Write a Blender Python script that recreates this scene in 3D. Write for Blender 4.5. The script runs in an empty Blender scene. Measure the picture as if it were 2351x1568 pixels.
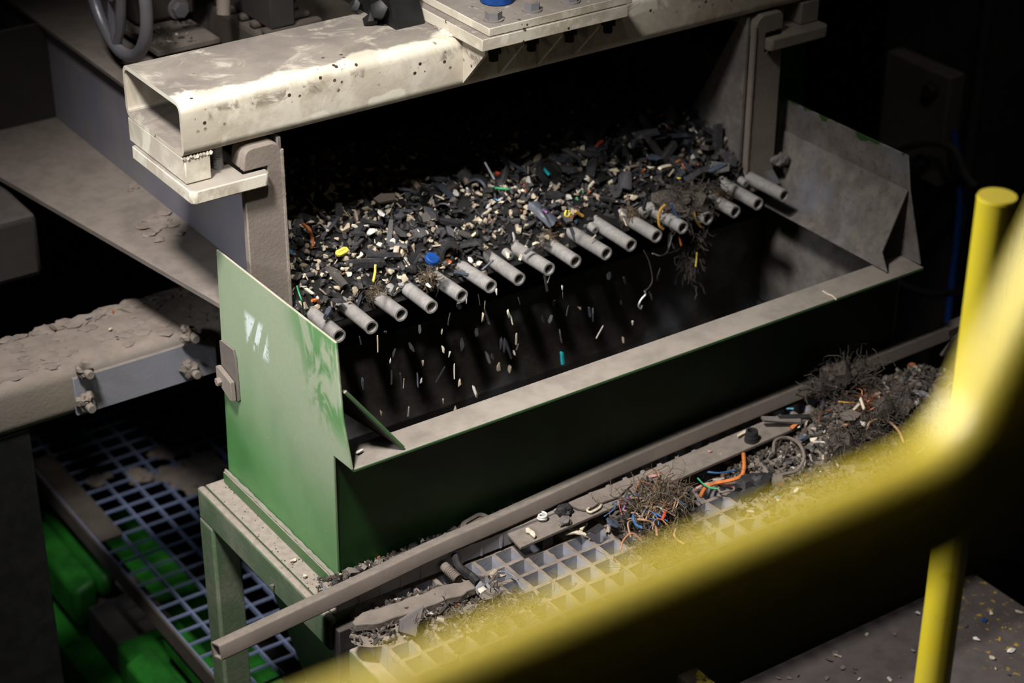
import bpy, bmesh, math, random
from mathutils import Vector, Matrix, Euler, noise as mnoise

PI = math.pi
COL = bpy.context.scene.collection
SC = bpy.context.scene
rng = random.Random(7)

# ------------------------------------------------------------------ camera
CAM = Vector((-1.207, -2.232, 1.838))
YAW, PITCH, ROLL, FPX = 0.968663459, 0.511429217, -0.0029998, 4571.0
_cy, _sy, _cp, _sp, _cr, _sr = (math.cos(YAW), math.sin(YAW), math.cos(PITCH), math.sin(PITCH), math.cos(ROLL), math.sin(ROLL))
FWD = Vector((_cy * _cp, _sy * _cp, -_sp))
_r = Vector((_sy, -_cy, 0)); _d = FWD.cross(_r)
RIGHT = _cr * _r + _sr * _d
DOWN = -_sr * _r + _cr * _d
cam_data = bpy.data.cameras.new('camera')
cam = bpy.data.objects.new('camera', cam_data); COL.objects.link(cam)
cam.matrix_world = Matrix(((RIGHT.x, -DOWN.x, -FWD.x, CAM.x), (RIGHT.y, -DOWN.y, -FWD.y, CAM.y), (RIGHT.z, -DOWN.z, -FWD.z, CAM.z), (0, 0, 0, 1)))
cam_data.sensor_width = 36.0
cam_data.lens = FPX / 2351 * 36.0
cam_data.clip_start = 0.02
cam_data.dof.use_dof = True
cam_data.dof.focus_distance = 3.12
cam_data.dof.aperture_fstop = 3.2
SC.camera = cam


def spot(px, py, z):
    """the place on the level surface at height z seen at a spot of the photograph"""
    d = FWD + RIGHT * ((px - 1175.5) / FPX) + DOWN * ((py - 784.0) / FPX)
    return CAM + d * ((z - CAM.z) / d.z)


def spot_y(px, py, y):
    d = FWD + RIGHT * ((px - 1175.5) / FPX) + DOWN * ((py - 784.0) / FPX)
    return CAM + d * ((y - CAM.y) / d.y)


# ------------------------------------------------------------------ mesh building
class MB:
    def __init__(self):
        self.v, self.f, self.s, self.m = [], [], [], []

    def add(self, vs, fs, smooth=False, mi=0):
        o = len(self.v)
        self.v += [tuple(p) for p in vs]
        for f in fs:
            self.f.append(tuple(i + o for i in f)); self.s.append(smooth); self.m.append(mi)
        return self

    def prism(self, pts, vec, smooth=False, mi=0):
        pts = [Vector(p) for p in pts]; vec = Vector(vec); n = len(pts)
        nn = Vector((0, 0, 0))
        for i in range(n):
            nn += (pts[i] - pts[0]).cross(pts[(i + 1) % n] - pts[0])
        if nn.dot(vec) < 0: pts = pts[::-1]
        vs = pts + [p + vec for p in pts]
        fs = [tuple(range(n - 1, -1, -1)), tuple(range(n, 2 * n))]
        fs += [(i, (i + 1) % n, n + (i + 1) % n, n + i) for i in range(n)]
        if nn.dot(vec) < 0: pass
        return self.add(vs, fs, smooth, mi)

    def box(self, x0, x1, y0, y1, z0, z1, mi=0):
        return self.prism([(x0, y0, z0), (x1, y0, z0), (x1, y1, z0), (x0, y1, z0)], (0, 0, z1 - z0), mi=mi)

    def slab(self, q, th, mi=0):
        """q: four or more top corners; extruded down along the face normal"""
        q = [Vector(p) for p in q]
        n = (q[1] - q[0]).cross(q[2] - q[0]).normalized()
        if n.z < 0: n = -n
        return self.prism(q, -n * th, mi=mi)

    def cyl(self, a, b, r, seg=20, r2=None, caps=True, mi=0):
        a, b = Vector(a), Vector(b); d = (b - a).normalized()
        u = d.orthogonal().normalized(); w = d.cross(u)
        r2 = r if r2 is None else r2
        vs = []
        for c, rr in ((a, r), (b, r2)):
            vs += [c + (u * math.cos(2 * PI * i / seg) + w * math.sin(2 * PI * i / seg)) * rr for i in range(seg)]
        fs = [(i, (i + 1) % seg, seg + (i + 1) % seg, seg + i) for i in range(seg)]
        self.add(vs, fs, True, mi)
        if caps:
            self.add(vs[:seg], [tuple(range(seg - 1, -1, -1))], False, mi)
            self.add(vs[seg:], [tuple(range(seg))], False, mi)
        return self

    def pipe(self, a, b, r, ri, seg=24, mi=0):
        a, b = Vector(a), Vector(b); d = (b - a).normalized()
        u = d.orthogonal().normalized(); w = d.cross(u)
        rings = []
        for c, rr in ((a, r), (b, r), (b, ri), (a, ri)):
            rings.append([c + (u * math.cos(2 * PI * i / seg) + w * math.sin(2 * PI * i / seg)) * rr for i in range(seg)])
        vs = sum(rings, [])
        for k, sm in ((0, True), (1, False), (2, True), (3, False)):
            k2 = (k + 1) % 4
            self.add(rings[k] + rings[k2], [(i, (i + 1) % seg, seg + (i + 1) % seg, seg + i) for i in range(seg)], sm, mi)
        return self

    def tube(self, path, r, seg=8, mi=0, closed=False):
        path = [Vector(p) for p in path]; n = len(path)
        up = None; vs = []
        for i, p in enumerate(path):
            t = (path[(i + 1) % n] - path[i - 1]) if closed else (path[min(i + 1, n - 1)] - path[max(i - 1, 0)])
            if t.length < 1e-9: t = Vector((0, 0, 1))
            t.normalize()
            if up is None: up = t.orthogonal().normalized()
            up = (up - t * up.dot(t))
            if up.length < 1e-6: up = t.orthogonal()
            up.normalize(); w = t.cross(up)
            rr = r[i] if isinstance(r, (list, tuple)) else r
            vs += [p + (up * math.cos(2 * PI * k / seg) + w * math.sin(2 * PI * k / seg)) * rr for k in range(seg)]
        fs = []
        for i in range(n if closed else n - 1):
            j = (i + 1) % n
            fs += [(i * seg + k, i * seg + (k + 1) % seg, j * seg + (k + 1) % seg, j * seg + k) for k in range(seg)]
        if not closed:
            fs += [tuple(range(seg - 1, -1, -1)), tuple((n - 1) * seg + k for k in range(seg))]
        return self.add(vs, fs, True, mi)

    def hollow(self, outer, inner, vec, mi=0):
        """a hollow section: two loops with the same count, swept along vec"""
        outer = [Vector(p) for p in outer]; inner = [Vector(p) for p in inner]; vec = Vector(vec); n = len(outer)
        A, B, Cc, D = outer, [p + vec for p in outer], [p + vec for p in inner], inner
        for P, Q, sm in ((A, B, True), (B, Cc, False), (Cc, D, True), (D, A, False)):
            self.add(P + Q, [(i, (i + 1) % n, n + (i + 1) % n, n + i) for i in range(n)], sm, mi)
        return self

    def hexhead(self, c, axis, af, h, mi=0):
        c = Vector(c); a = Vector(axis).normalized(); u = a.orthogonal().normalized(); w = a.cross(u)
        r = af / math.sqrt(3)
        pts = [c + (u * math.cos(PI / 3 * i) + w * math.sin(PI / 3 * i)) * r for i in range(6)]
        return self.prism(pts, a * h, mi=mi)

    def lump(self, c, r, seed=0, rough=0.35, sub=2, squash=(1, 1, 1), mi=0):
        bm = bmesh.new(); bmesh.ops.create_icosphere(bm, subdivisions=sub, radius=1)
        vs = []
        for v in bm.verts:
            k = 1 + rough * mnoise.noise(v.co * 1.7 + Vector((seed * 3.1, seed * 1.7, seed))) + rough * .5 * mnoise.noise(v.co * 4.1 + Vector((seed, seed * 2.2, 0)))
            vs.append(Vector(c) + Vector((v.co.x * squash[0], v.co.y * squash[1], v.co.z * squash[2])) * r * k)
        fs = [tuple(v.index for v in f.verts) for f in bm.faces]; bm.free()
        return self.add(vs, fs, True, mi)

    def mesh(self, name, origin=(0, 0, 0), sharp=35):
        me = bpy.data.meshes.new(name); o = Vector(origin)
        me.from_pydata([Vector(p) - o for p in self.v], [], self.f)
        me.polygons.foreach_set('use_smooth', self.s)
        me.polygons.foreach_set('material_index', self.m)
        me.validate()
        bm = bmesh.new(); bm.from_mesh(me)
        bmesh.ops.remove_doubles(bm, verts=bm.verts, dist=1e-6)
        bmesh.ops.recalc_face_normals(bm, faces=bm.faces)
        bm.to_mesh(me); bm.free()
        try: me.set_sharp_from_angle(angle=math.radians(sharp))
        except Exception: pass
        me.update()
        return me

    def build(self, name, mats, parent=None, bevel=0.0, origin=None, loc=None):
        o_ = origin if origin is not None else (parent_loc(parent) if parent is not None else (0, 0, 0))
        me = self.mesh(name, o_)
        for m in (mats if isinstance(mats, (list, tuple)) else [mats]): me.materials.append(m)
        ob = bpy.data.objects.new(name, me); COL.objects.link(ob)
        if parent is not None:
            ob.parent = parent
        else:
            ob.location = o_
        if bevel:
            md = ob.modifiers.new('bevel', 'BEVEL'); md.width = bevel; md.segments = 2; md.limit_method = 'ANGLE'; md.angle_limit = math.radians(40)
        return ob


_LOC = {}
def parent_loc(p): return _LOC.get(p.name, Vector((0, 0, 0)))


def tag(o, label, cat, group=None, kind=None):
    o['label'] = label; o['category'] = cat
    if group: o['group'] = group
    if kind: o['kind'] = kind
    return o


def thing(name, label, cat, loc=(0, 0, 0), group=None):
    o = bpy.data.objects.new(name, None); COL.objects.link(o)
    o.location = loc; o.empty_display_size = .05
    _LOC[o.name] = Vector(loc)
    return tag(o, label, cat, group)


def struct(o):
    o['kind'] = 'structure'; return o


def rrect(c0, c1, r, n=5):
    """rounded rectangle loop in 2D"""
    (a0, b0), (a1, b1) = c0, c1; out = []
    for cx, cy, s in ((a1 - r, b1 - r, 0), (a0 + r, b1 - r, 1), (a0 + r, b0 + r, 2), (a1 - r, b0 + r, 3)):
        for i in range(n + 1):
            t = PI / 2 * (s + i / n); out.append((cx + r * math.cos(t), cy + r * math.sin(t)))
    return out


def catmull(pts, n=6):
    pts = [Vector(p) for p in pts]; P = [pts[0] * 2 - pts[1]] + pts + [pts[-1] * 2 - pts[-2]]; out = []
    for i in range(1, len(P) - 2):
        for k in range(n):
            t = k / n; a, b, c, d = P[i - 1:i + 3]
            out.append(.5 * (2 * b + (c - a) * t + (2 * a - 5 * b + 4 * c - d) * t * t + (3 * b - a - 3 * c + d) * t ** 3))
    return out + [pts[-1]]


# ------------------------------------------------------------------ materials
def lin(c):
    if isinstance(c, str):
        c = [int(c[i:i + 2], 16) / 255 for i in (0, 2, 4)]
        c = [x / 12.92 if x <= .04045 else ((x + .055) / 1.055) ** 2.4 for x in c]
    return (c[0], c[1], c[2], 1)


class Mat:
    def __init__(self, name, rough=.6, metal=0.0, spec=.3):
        self.m = bpy.data.materials.new(name); self.m.use_nodes = True
        self.nt = self.m.node_tree; self.b = self.nt.nodes['Principled BSDF']
        self.b.inputs['Roughness'].default_value = rough; self.b.inputs['Metallic'].default_value = metal
        self.b.inputs['Specular IOR Level'].default_value = spec
        self._tc = None; self._geo = None

    def n(self, t): return self.nt.nodes.new(t)
    def l(self, a, b): self.nt.links.new(a, b)

    def val(self, v, sock):
        if isinstance(v, bpy.types.NodeSocket): self.l(v, sock)
        else: sock.default_value = v

    def obj(self):
        if not self._tc: self._tc = self.n('ShaderNodeTexCoord')
        return self._tc.outputs['Object']

    def pos(self):
        if not self._geo: self._geo = self.n('ShaderNodeNewGeometry')
        return self._geo.outputs['Position']

    def geo(self, k):
        self.pos(); return self._geo.outputs[k]

    def math(self, op, a, b=0.0, clamp=False):
        x = self.n('ShaderNodeMath'); x.operation = op; x.use_clamp = clamp
        self.val(a, x.inputs[0]); self.val(b, x.inputs[1]); return x.outputs[0]

    def sep(self, v):
        x = self.n('ShaderNodeSeparateXYZ'); self.l(v, x.inputs[0]); return x.outputs

    def noise(self, scale, detail=4, rough=.55, vec=None, stretch=None, dist=0.0):
        v = vec if vec is not None else self.pos()
        if stretch:
            mp = self.n('ShaderNodeMapping'); mp.inputs['Scale'].default_value = stretch; self.l(v, mp.inputs['Vector']); v = mp.outputs[0]
        x = self.n('ShaderNodeTexNoise'); self.l(v, x.inputs['Vector'])
        x.inputs['Scale'].default_value = scale; x.inputs['Detail'].default_value = detail; x.inputs['Roughness'].default_value = rough; x.inputs['Distortion'].default_value = dist
        return x.outputs['Fac']

    def voro(self, scale, vec=None, rnd=1.0):
        x = self.n('ShaderNodeTexVoronoi'); self.l(vec if vec is not None else self.pos(), x.inputs['Vector'])
        x.inputs['Scale'].default_value = scale; x.inputs['Randomness'].default_value = rnd
        return x.outputs

    def ramp(self, v, lo, hi, a=0.0, b=1.0):
        x = self.n('ShaderNodeMapRange'); x.interpolation_type = 'SMOOTHSTEP'
        self.val(v, x.inputs[0]); x.inputs[1].default_value = lo; x.inputs[2].default_value = hi; x.inputs[3].default_value = a; x.inputs[4].default_value = b
        return x.outputs[0]

    def mix(self, f, a, b):
        x = self.n('ShaderNodeMix'); x.data_type = 'RGBA'
        self.val(f, x.inputs[0])
        self.val(a if isinstance(a, bpy.types.NodeSocket) else lin(a), x.inputs[6]); self.val(b if isinstance(b, bpy.types.NodeSocket) else lin(b), x.inputs[7])
        return x.outputs[2]

    def color(self, c):
        self.val(c if isinstance(c, bpy.types.NodeSocket) else lin(c), self.b.inputs['Base Color']); return self

    def rough(self, v): self.val(v, self.b.inputs['Roughness']); return self

    def bump(self, h, strength=.3, dist=.002):
        x = self.n('ShaderNodeBump'); x.inputs['Strength'].default_value = strength; x.inputs['Distance'].default_value = dist
        self.l(h, x.inputs['Height']); self.l(x.outputs[0], self.b.inputs['Normal']); return self

    def up(self, lo=.25, hi=.85):
        return self.ramp(self.sep(self.geo('True Normal'))[2], lo, hi)


DUST = (.225, .188, .160)
DUST2 = (.165, .138, .118)


def dusty(name, base, base2=None, dust=DUST, amt=.95, film=.25, rough=.7, metal=0.0, bump=.25, nscale=30, lo=.3, hi=.85, spec=.3):
    """settled dust on upward faces plus a thin film elsewhere"""
    M = Mat(name, rough, metal, spec)
    n1 = M.noise(nscale, 5, .6); n2 = M.noise(9, 3)
    b = M.mix(M.ramp(n2, .35, .7), base, base2) if base2 else lin(base)
    if not isinstance(b, bpy.types.NodeSocket):
        rgb = M.n('ShaderNodeRGB'); rgb.outputs[0].default_value = b; b = rgb.outputs[0]
    d = M.mix(M.ramp(n1, .3, .75), dust, tuple(c * .72 for c in dust[:3]))
    up = M.math('MULTIPLY', M.up(lo, hi), M.ramp(n1, .15, .45, amt * .75, amt))
    fl = M.ramp(M.noise(14, 4, .6), .35, .75, 0, film)
    f = M.math('MAXIMUM', up, fl)
    M.color(M.mix(f, b, d))
    if metal:
        M.val(M.math('MULTIPLY', M.math('SUBTRACT', 1.0, f), metal), M.b.inputs['Metallic'])
    M.rough(M.ramp(f, 0, 1, rough, .95))
    M.bump(M.noise(140, 4, .65), bump, .0015)
    return M.m


def plain(name, c, rough=.6, metal=0.0, var=.3, scale=40, bump=.15, spec=.3):
    M = Mat(name, rough, metal, spec); c = lin(c)[:3]
    M.color(M.mix(M.ramp(M.noise(scale, 4), .3, .7), tuple(x * (1 - var) for x in c), tuple(min(1, x * (1 + var * .5)) for x in c)))
    M.bump(M.noise(scale * 4, 3), bump, .001)
    return M.m


# cream paint of the cross beam: dust on top, pits and chips along the front
def cream_mat():
    M = Mat('cream_paint', .5, 0, .35)
    P = M.sep(M.pos()); up = M.up(.3, .8)
    n = M.noise(11, 5, .6, dist=.4); nf = M.noise(45, 5, .65)
    base = M.mix(M.ramp(M.noise(9, 5, .65, dist=.6), .40, .60), (.68, .635, .53), (.53, .475, .385))
    patch = M.mix(M.ramp(M.noise(8, 2, .5, dist=.8), .56, .60), base, (.76, .72, .60))
    edge = M.ramp(M.math('ADD', P[1], M.math('MULTIPLY', n, .10)), .385, .40)     # the front lip of the beam is wiped clean
    dust = M.mix(M.ramp(n, .3, .7), (.145, .125, .112), (.225, .20, .172))
    swirl = M.ramp(M.noise(9, 5, .65, dist=1.8), .50, .72, 1, .42)
    f = M.math('MULTIPLY', M.math('MULTIPLY', up, M.math('ADD', M.math('MULTIPLY', edge, .97), .0, True)), swirl)
    lowup = M.math('MULTIPLY', up, M.ramp(P[2], .655, .66, 1, 0))                 # dust lies thick on the clamp plates and inside the tube
    f = M.math('MAXIMUM', f, M.math('MULTIPLY', lowup, .85))
    f = M.math('MAXIMUM', f, M.math('MULTIPLY', M.math('MULTIPLY', up, M.ramp(P[2], .705, .71)), M.ramp(nf, .3, .42, .55, .95)))
    c = M.mix(f, patch, dust)
    stain = M.math('MULTIPLY', M.math('MULTIPLY', M.ramp(M.noise(5.5, 4, .6, dist=.5), .50, .62), M.ramp(nf, .35, .6)), .65)
    c = M.mix(M.math('MULTIPLY', stain, M.math('SUBTRACT', 1.0, up)), c, (.36, .30, .22))
    dirt = M.math('MULTIPLY', M.math('MULTIPLY', M.ramp(P[2], .655, .668), M.ramp(P[2], .676, .690, 1, 0)), M.ramp(M.noise(16, 5, .65, dist=.8), .52, .60))
    c = M.mix(M.math('MULTIPLY', M.math('MULTIPLY', dirt, .8), M.ramp(P[1], .33, .34, 1, 0)), c, (.22, .175, .14))
    pits = M.voro(75)[0]
    pm = M.math('MULTIPLY', M.ramp(pits, .20, .27, 1, 0), M.ramp(M.noise(13, 2), .56, .61))
    zone = M.math('MULTIPLY', M.ramp(P[2], .64, .655), M.ramp(P[1], .36, .375, 1, 0))
    chips = M.math('MULTIPLY', pm, zone)
    chips = M.math('MAXIMUM', chips, M.math('MULTIPLY', M.ramp(M.noise(60, 4, .7, stretch=(1, 1, .5)), .70, .72), .9))
    c = M.mix(chips, c, (.05, .035, .025))
    M.color(c); M.rough(M.ramp(f, 0, 1, .5, .95)); M.bump(M.noise(60, 5, .65), .35, .0015)
    return M.m


# left hopper wall: green paint under a pale film of dust, wiped and scratched near the front edge
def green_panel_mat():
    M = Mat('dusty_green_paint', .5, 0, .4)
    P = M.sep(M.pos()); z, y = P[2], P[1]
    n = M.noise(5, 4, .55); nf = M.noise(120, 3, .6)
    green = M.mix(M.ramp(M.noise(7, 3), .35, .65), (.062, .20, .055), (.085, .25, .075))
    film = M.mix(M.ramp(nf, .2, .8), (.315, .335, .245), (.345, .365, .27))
    grad = M.math('ADD', M.math('ADD', M.ramp(z, .0, .33, .0, .72), M.ramp(y, .0, .37, .25, .0)), M.math('MULTIPLY', M.math('SUBTRACT', n, .5), .55))  # paler upward and frontward: dust film plus some glancing light put into the colour
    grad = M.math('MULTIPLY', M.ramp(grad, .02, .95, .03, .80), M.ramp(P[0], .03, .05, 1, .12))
    # wiped streaks close to the sloping top edge
    sw = M.noise(16, 4, .6, stretch=(1, 1, .45), dist=1.4)
    fan = M.math('MULTIPLY', M.ramp(M.math('ADD', y, M.math('MULTIPLY', M.math('SUBTRACT', .42, z), .5)), .06, .16, 1, 0), M.ramp(z, .24, .30))
    wipe = M.math('MULTIPLY', M.ramp(sw, .44, .54), fan)
    f = M.math('MULTIPLY', grad, M.math('SUBTRACT', 1.0, M.math('MULTIPLY', wipe, .8)))
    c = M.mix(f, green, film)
    # bare pale scratches
    mp = M.n('ShaderNodeMapping'); mp.inputs['Rotation'].default_value = (math.radians(-24), 0, 0); M.l(M.pos(), mp.inputs['Vector'])
    sc = M.noise(42, 2, .5, vec=mp.outputs[0], stretch=(1, 1, .07), dist=.1)
    mx = M.math('MULTIPLY', M.math('MULTIPLY', M.ramp(y, .185, .20), M.ramp(y, .255, .27, 1, 0)), M.math('MULTIPLY', M.ramp(z, .288, .305), M.ramp(z, .345, .36, 1, 0)))
    mx = M.math('MULTIPLY', mx, M.math('MULTIPLY', M.ramp(sc, .43, .47), M.ramp(M.noise(70, 3, .6), .36, .44)))
    c = M.mix(M.math('MULTIPLY', mx, M.ramp(P[0], .002, .004, .95, 0)), c, (.62, .68, .66))
    # bright wiped rim of the sheet and dust on its upper edge
    c = M.mix(M.math('MULTIPLY', M.up(.3, .8), .8), c, (.42, .36, .30))
    chips = M.ramp(M.voro(38)[0], .035, .05, 1, 0)
    c = M.mix(M.math('MULTIPLY', chips, .6), c, (.5, .5, .38))
    M.color(c); M.rough(M.ramp(f, 0, 1, .38, .85)); M.bump(M.noise(200, 3), .05, .0004)
    return M.m


# far hopper wall and deflectors: worn steel with rags of green paint along the top edge
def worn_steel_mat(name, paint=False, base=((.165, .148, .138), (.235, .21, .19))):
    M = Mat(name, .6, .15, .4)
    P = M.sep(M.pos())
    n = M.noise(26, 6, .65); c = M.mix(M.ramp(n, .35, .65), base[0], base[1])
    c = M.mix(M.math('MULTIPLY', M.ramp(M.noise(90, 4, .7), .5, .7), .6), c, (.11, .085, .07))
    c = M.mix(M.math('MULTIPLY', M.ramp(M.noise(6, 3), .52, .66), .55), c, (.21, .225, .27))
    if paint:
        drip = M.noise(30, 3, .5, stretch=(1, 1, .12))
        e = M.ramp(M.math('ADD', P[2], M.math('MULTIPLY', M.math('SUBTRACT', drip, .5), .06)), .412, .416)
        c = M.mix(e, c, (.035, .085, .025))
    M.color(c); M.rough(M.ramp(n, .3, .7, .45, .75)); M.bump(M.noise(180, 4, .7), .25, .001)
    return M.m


def tube_mat():
    M = Mat('zinc_tube', .42, .35, .5)
    n = M.noise(160, 4, .6); n2 = M.noise(18, 3)
    c = M.mix(M.ramp(n, .35, .65), (.36, .342, .328), (.45, .43, .41))
    c = M.mix(M.math('MULTIPLY', M.ramp(n2, .5, .68), .5), c, (.26, .24, .23))
    M.color(c); M.bump(n, .2, .0008); return M.m


def island_mat(name, stops, rough=.6, spec=.3):
    """each fragment takes its own colour from the list"""
    M = Mat(name, rough, 0, spec)
    r = M.n('ShaderNodeValToRGB'); r.color_ramp.interpolation = 'CONSTANT'
    e = r.color_ramp.elements
    while len(e) < len(stops): e.new(.5)
    t = 0
    tot = sum(s[0] for s in stops)
    for k, (w, c) in enumerate(stops):
        e[k].position = min(.999, t / tot); e[k].color = lin(c); t += w
    M.l(M.geo('Random Per Island'), r.inputs[0])
    n = M.noise(120, 4, .6)
    M.color(M.mix(M.math('MULTIPLY', M.ramp(n, .45, .7), .4), r.outputs[0], (.10, .085, .072)))
    M.bump(n, .3, .001); return M.m


def object_mat(name, stops, rough=.6, dust=.35, spec=.35):
    """each separate thing takes its own colour from the list"""
    M = Mat(name, rough, 0, spec)
    r = M.n('ShaderNodeValToRGB'); r.color_ramp.interpolation = 'CONSTANT'
    e = r.color_ramp.elements
    while len(e) < len(stops): e.new(.5)
    t = 0; tot = sum(s[0] for s in stops)
    for k, (w, c) in enumerate(stops):
        e[k].position = min(.999, t / tot); e[k].color = lin(c); t += w
    oi = M.n('ShaderNodeObjectInfo'); M.l(oi.outputs['Random'], r.inputs[0])
    n = M.noise(90, 4, .65)
    M.color(M.mix(M.math('MULTIPLY', M.ramp(n, .48, .72), dust), r.outputs[0], (.16, .135, .115)))
    M.rough(M.ramp(n, .3, .7, rough - .15, rough + .2)); M.bump(M.noise(160, 4), .35, .001); return M.m


M_CREAM = cream_mat()
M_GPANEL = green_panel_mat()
M_WORN = worn_steel_mat('worn_steel')
M_WORNP = worn_steel_mat('worn_steel_green_edge', True)
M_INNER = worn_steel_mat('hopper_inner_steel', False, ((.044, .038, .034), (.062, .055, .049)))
M_LIP = worn_steel_mat('lip_steel', False, ((.075, .068, .062), (.12, .11, .10)))
M_TUBE = tube_mat()
M_GREEN = dusty('green_paint', (.045, .13, .04), (.06, .16, .05), dust=(.30, .25, .215), film=.28, rough=.42, nscale=60, spec=.4)
M_DKGREEN = dusty('darkened_green_paint', (.006, .030, .006), (.009, .042, .008), film=.0, rough=.45, spec=.3)  # green darkened to put the shade of the hopper front into the colour
M_CHUTE = dusty('chute_green_paint', (.03, .06, .025), (.04, .08, .03), film=.15, rough=.5)
M_RIM = dusty('rim_dust', (.05, .13, .045), dust=(.31, .268, .235), film=.08, nscale=24, spec=.4)
M_FRAME = dusty('grey_green_paint', (.095, .145, .082), (.075, .125, .066), dust=(.34, .285, .245), film=.35, rough=.5, nscale=80, bump=.4)
M_WEB = dusty('blue_grey_steel', (.19, .19, .235), (.22, .215, .25), dust=(.30, .26, .23), film=.4, rough=.55, nscale=20)
M_POST = dusty('brown_grey_steel', (.20, .168, .142), (.25, .212, .18), film=.4, rough=.65, bump=.5)
M_BEAM = dusty('dusty_steel_beam', (.175, .155, .135), (.205, .175, .14), dust=(.235, .195, .165), film=.35, rough=.6, nscale=25, bump=.6)
M_SPLICE = dusty('blue_steel_plate', (.20, .205, .235), (.24, .24, .27), film=.15, rough=.5)
M_BROWN = dusty('brown_dust_steel', (.115, .098, .086), (.14, .12, .105), dust=(.20, .17, .148), film=.4, rough=.7, bump=.4)
M_BAR = dusty('dusty_square_bar', (.15, .125, .108), (.19, .158, .136), dust=(.235, .20, .17), film=.4, rough=.75, nscale=70)
M_GRAT = dusty('grey_plastic_grating', (.42, .43, .49), (.36, .365, .41), dust=(.26, .215, .175), amt=1.0, film=.35, rough=.6, nscale=50, lo=.5, hi=.8)
M_GALV = dusty('galvanised_grating', (.20, .25, .42), (.15, .19, .33), dust=(.15, .17, .25), amt=.6, film=.2, rough=.5, lo=.6)
M_DARK = dusty('dark_steel', (.03, .027, .027), (.04, .036, .034), dust=(.09, .078, .07), film=.15, rough=.6)
M_DIRTY = dusty('dark_brown_dirt', (.05, .042, .036), (.07, .058, .05), dust=(.085, .070, .058), film=.4, rough=.9, bump=.6)
M_BLACK = plain('black_metal', (.012, .012, .012), .5)
M_IRON = dusty('polished_iron', (.20, .20, .235), (.14, .14, .16), film=.3, rough=.35, metal=.35, dust=(.20, .165, .14), lo=.75, hi=1.2)
M_BOLT = dusty('bolt_steel', (.24, .24, .26), film=.4, rough=.5, metal=.3)
M_CAKE = dusty('caked_dust', (.145, .12, .10), (.11, .092, .078), film=.5, rough=.95, bump=1.0)
M_MACH = plain('bright_green_paint', (.011, .10, .010), .5, var=.45, scale=14)
M_SHARD = object_mat('black_plastic', [(5, (.022, .022, .024)), (4, (.036, .036, .040)), (3, (.055, .054, .058)), (2, (.03, .034, .044)), (1.4, (.085, .078, .072)), (.7, (.05, .06, .08))], .5, .25)
M_PALE = object_mat('pale_fragment', [(4, (.56, .47, .34)), (3, (.42, .34, .24)), (3, (.66, .60, .48)), (2, (.30, .24, .18)), (2, (.50, .48, .45)), (1, (.72, .68, .62))], .7, .35)
M_FINE = island_mat('fine_mixed_fragments', [(30, (.022, .022, .024)), (18, (.04, .039, .042)), (10, (.07, .064, .06)), (9, (.42, .35, .25)), (7, (.58, .50, .37)), (6, (.26, .21, .16)), (3, (.40, .39, .40)), (.8, (.45, .12, .03)), (.5, (.05, .20, .35)), (.4, (.10, .35, .18))], .65)
M_FINED = island_mat('fine_dark_fragments', [(30, (.020, .020, .022)), (22, (.036, .035, .037)), (12, (.06, .056, .054)), (4, (.26, .21, .16)), (3, (.42, .35, .26)), (1, (.35, .33, .32)), (.6, (.42, .12, .03)), (.4, (.05, .2, .4))], .6)
M_GRIT = island_mat('dusty_litter', [(22, (.085, .070, .059)), (18, (.045, .040, .037)), (10, (.125, .102, .084)), (3.5, (.32, .27, .21)), (2.5, (.50, .45, .38)), (1.2, (.28, .27, .28)), (1, (.30, .10, .04)), (.7, (.12, .17, .26))], .85)
M_GRIT1 = object_mat('dusty_litter_piece', [(4, (.10, .085, .074)), (4, (.065, .06, .058)), (3, (.15, .125, .105)), (3, (.38, .32, .25)), (2, (.55, .50, .43)), (1, (.2, .2, .215))], .85, .5)
M_FUZZ = plain('fibre_fluff', (.075, .062, .052), .95, var=.5, scale=200)
M_FUZZ2 = plain('brown_fibre', (.115, .085, .055), .9, var=.5, scale=160)
M_COPPER = plain('copper_strand', (.42, .16, .07), .4, .6)


def col(name, c, rough=.55, var=.25, spec=.35): return plain(name, c, rough, 0, var, 90, .25, spec)


C_CREAM = col('cream_plastic', (.68, .60, .46)); C_WHITE = col('white_plastic', (.72, .70, .66)); C_YEL = col('yellow_plastic', (.72, .60, .09))
C_BLUE = col('blue_plastic', (.006, .055, .25)); C_TEAL = col('teal_plastic', (.02, .42, .48)); C_GREEN = col('green_plastic', (.06, .40, .17))
C_ORANGE = col('orange_plastic', (.62, .19, .05)); C_RED = col('red_plastic', (.50, .06, .035)); C_PURP = col('purple_wire', (.28, .12, .30))
C_WBLUE = col('blue_wire', (.05, .15, .34)); C_RUB = col('black_rubber', (.028, .027, .028), .6); C_STONE = dusty('dusty_stone', (.15, .125, .106), (.19, .16, .135), film=.5, rough=.95, bump=.9)
C_SLATE = dusty('slate_grey_shard', (.15, .138, .14), dust=(.20, .175, .16), film=.3, rough=.8); C_DBLUE = col('slate_blue_chip', (.075, .095, .14)); C_PINK = col('pink_chip', (.50, .27, .24))
C_SKY = col('light_blue_chip', (.16, .45, .62)); C_TAN = col('tan_wire', (.42, .25, .15)); C_WYEL = col('ochre_wire', (.50, .28, .05)); C_ALU = plain('aluminium_strip', (.55, .56, .58), .35, .6)
C_GREY = col('grey_plastic', (.22, .22, .24)); C_BROWN = col('brown_chip', (.20, .12, .07))


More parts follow.
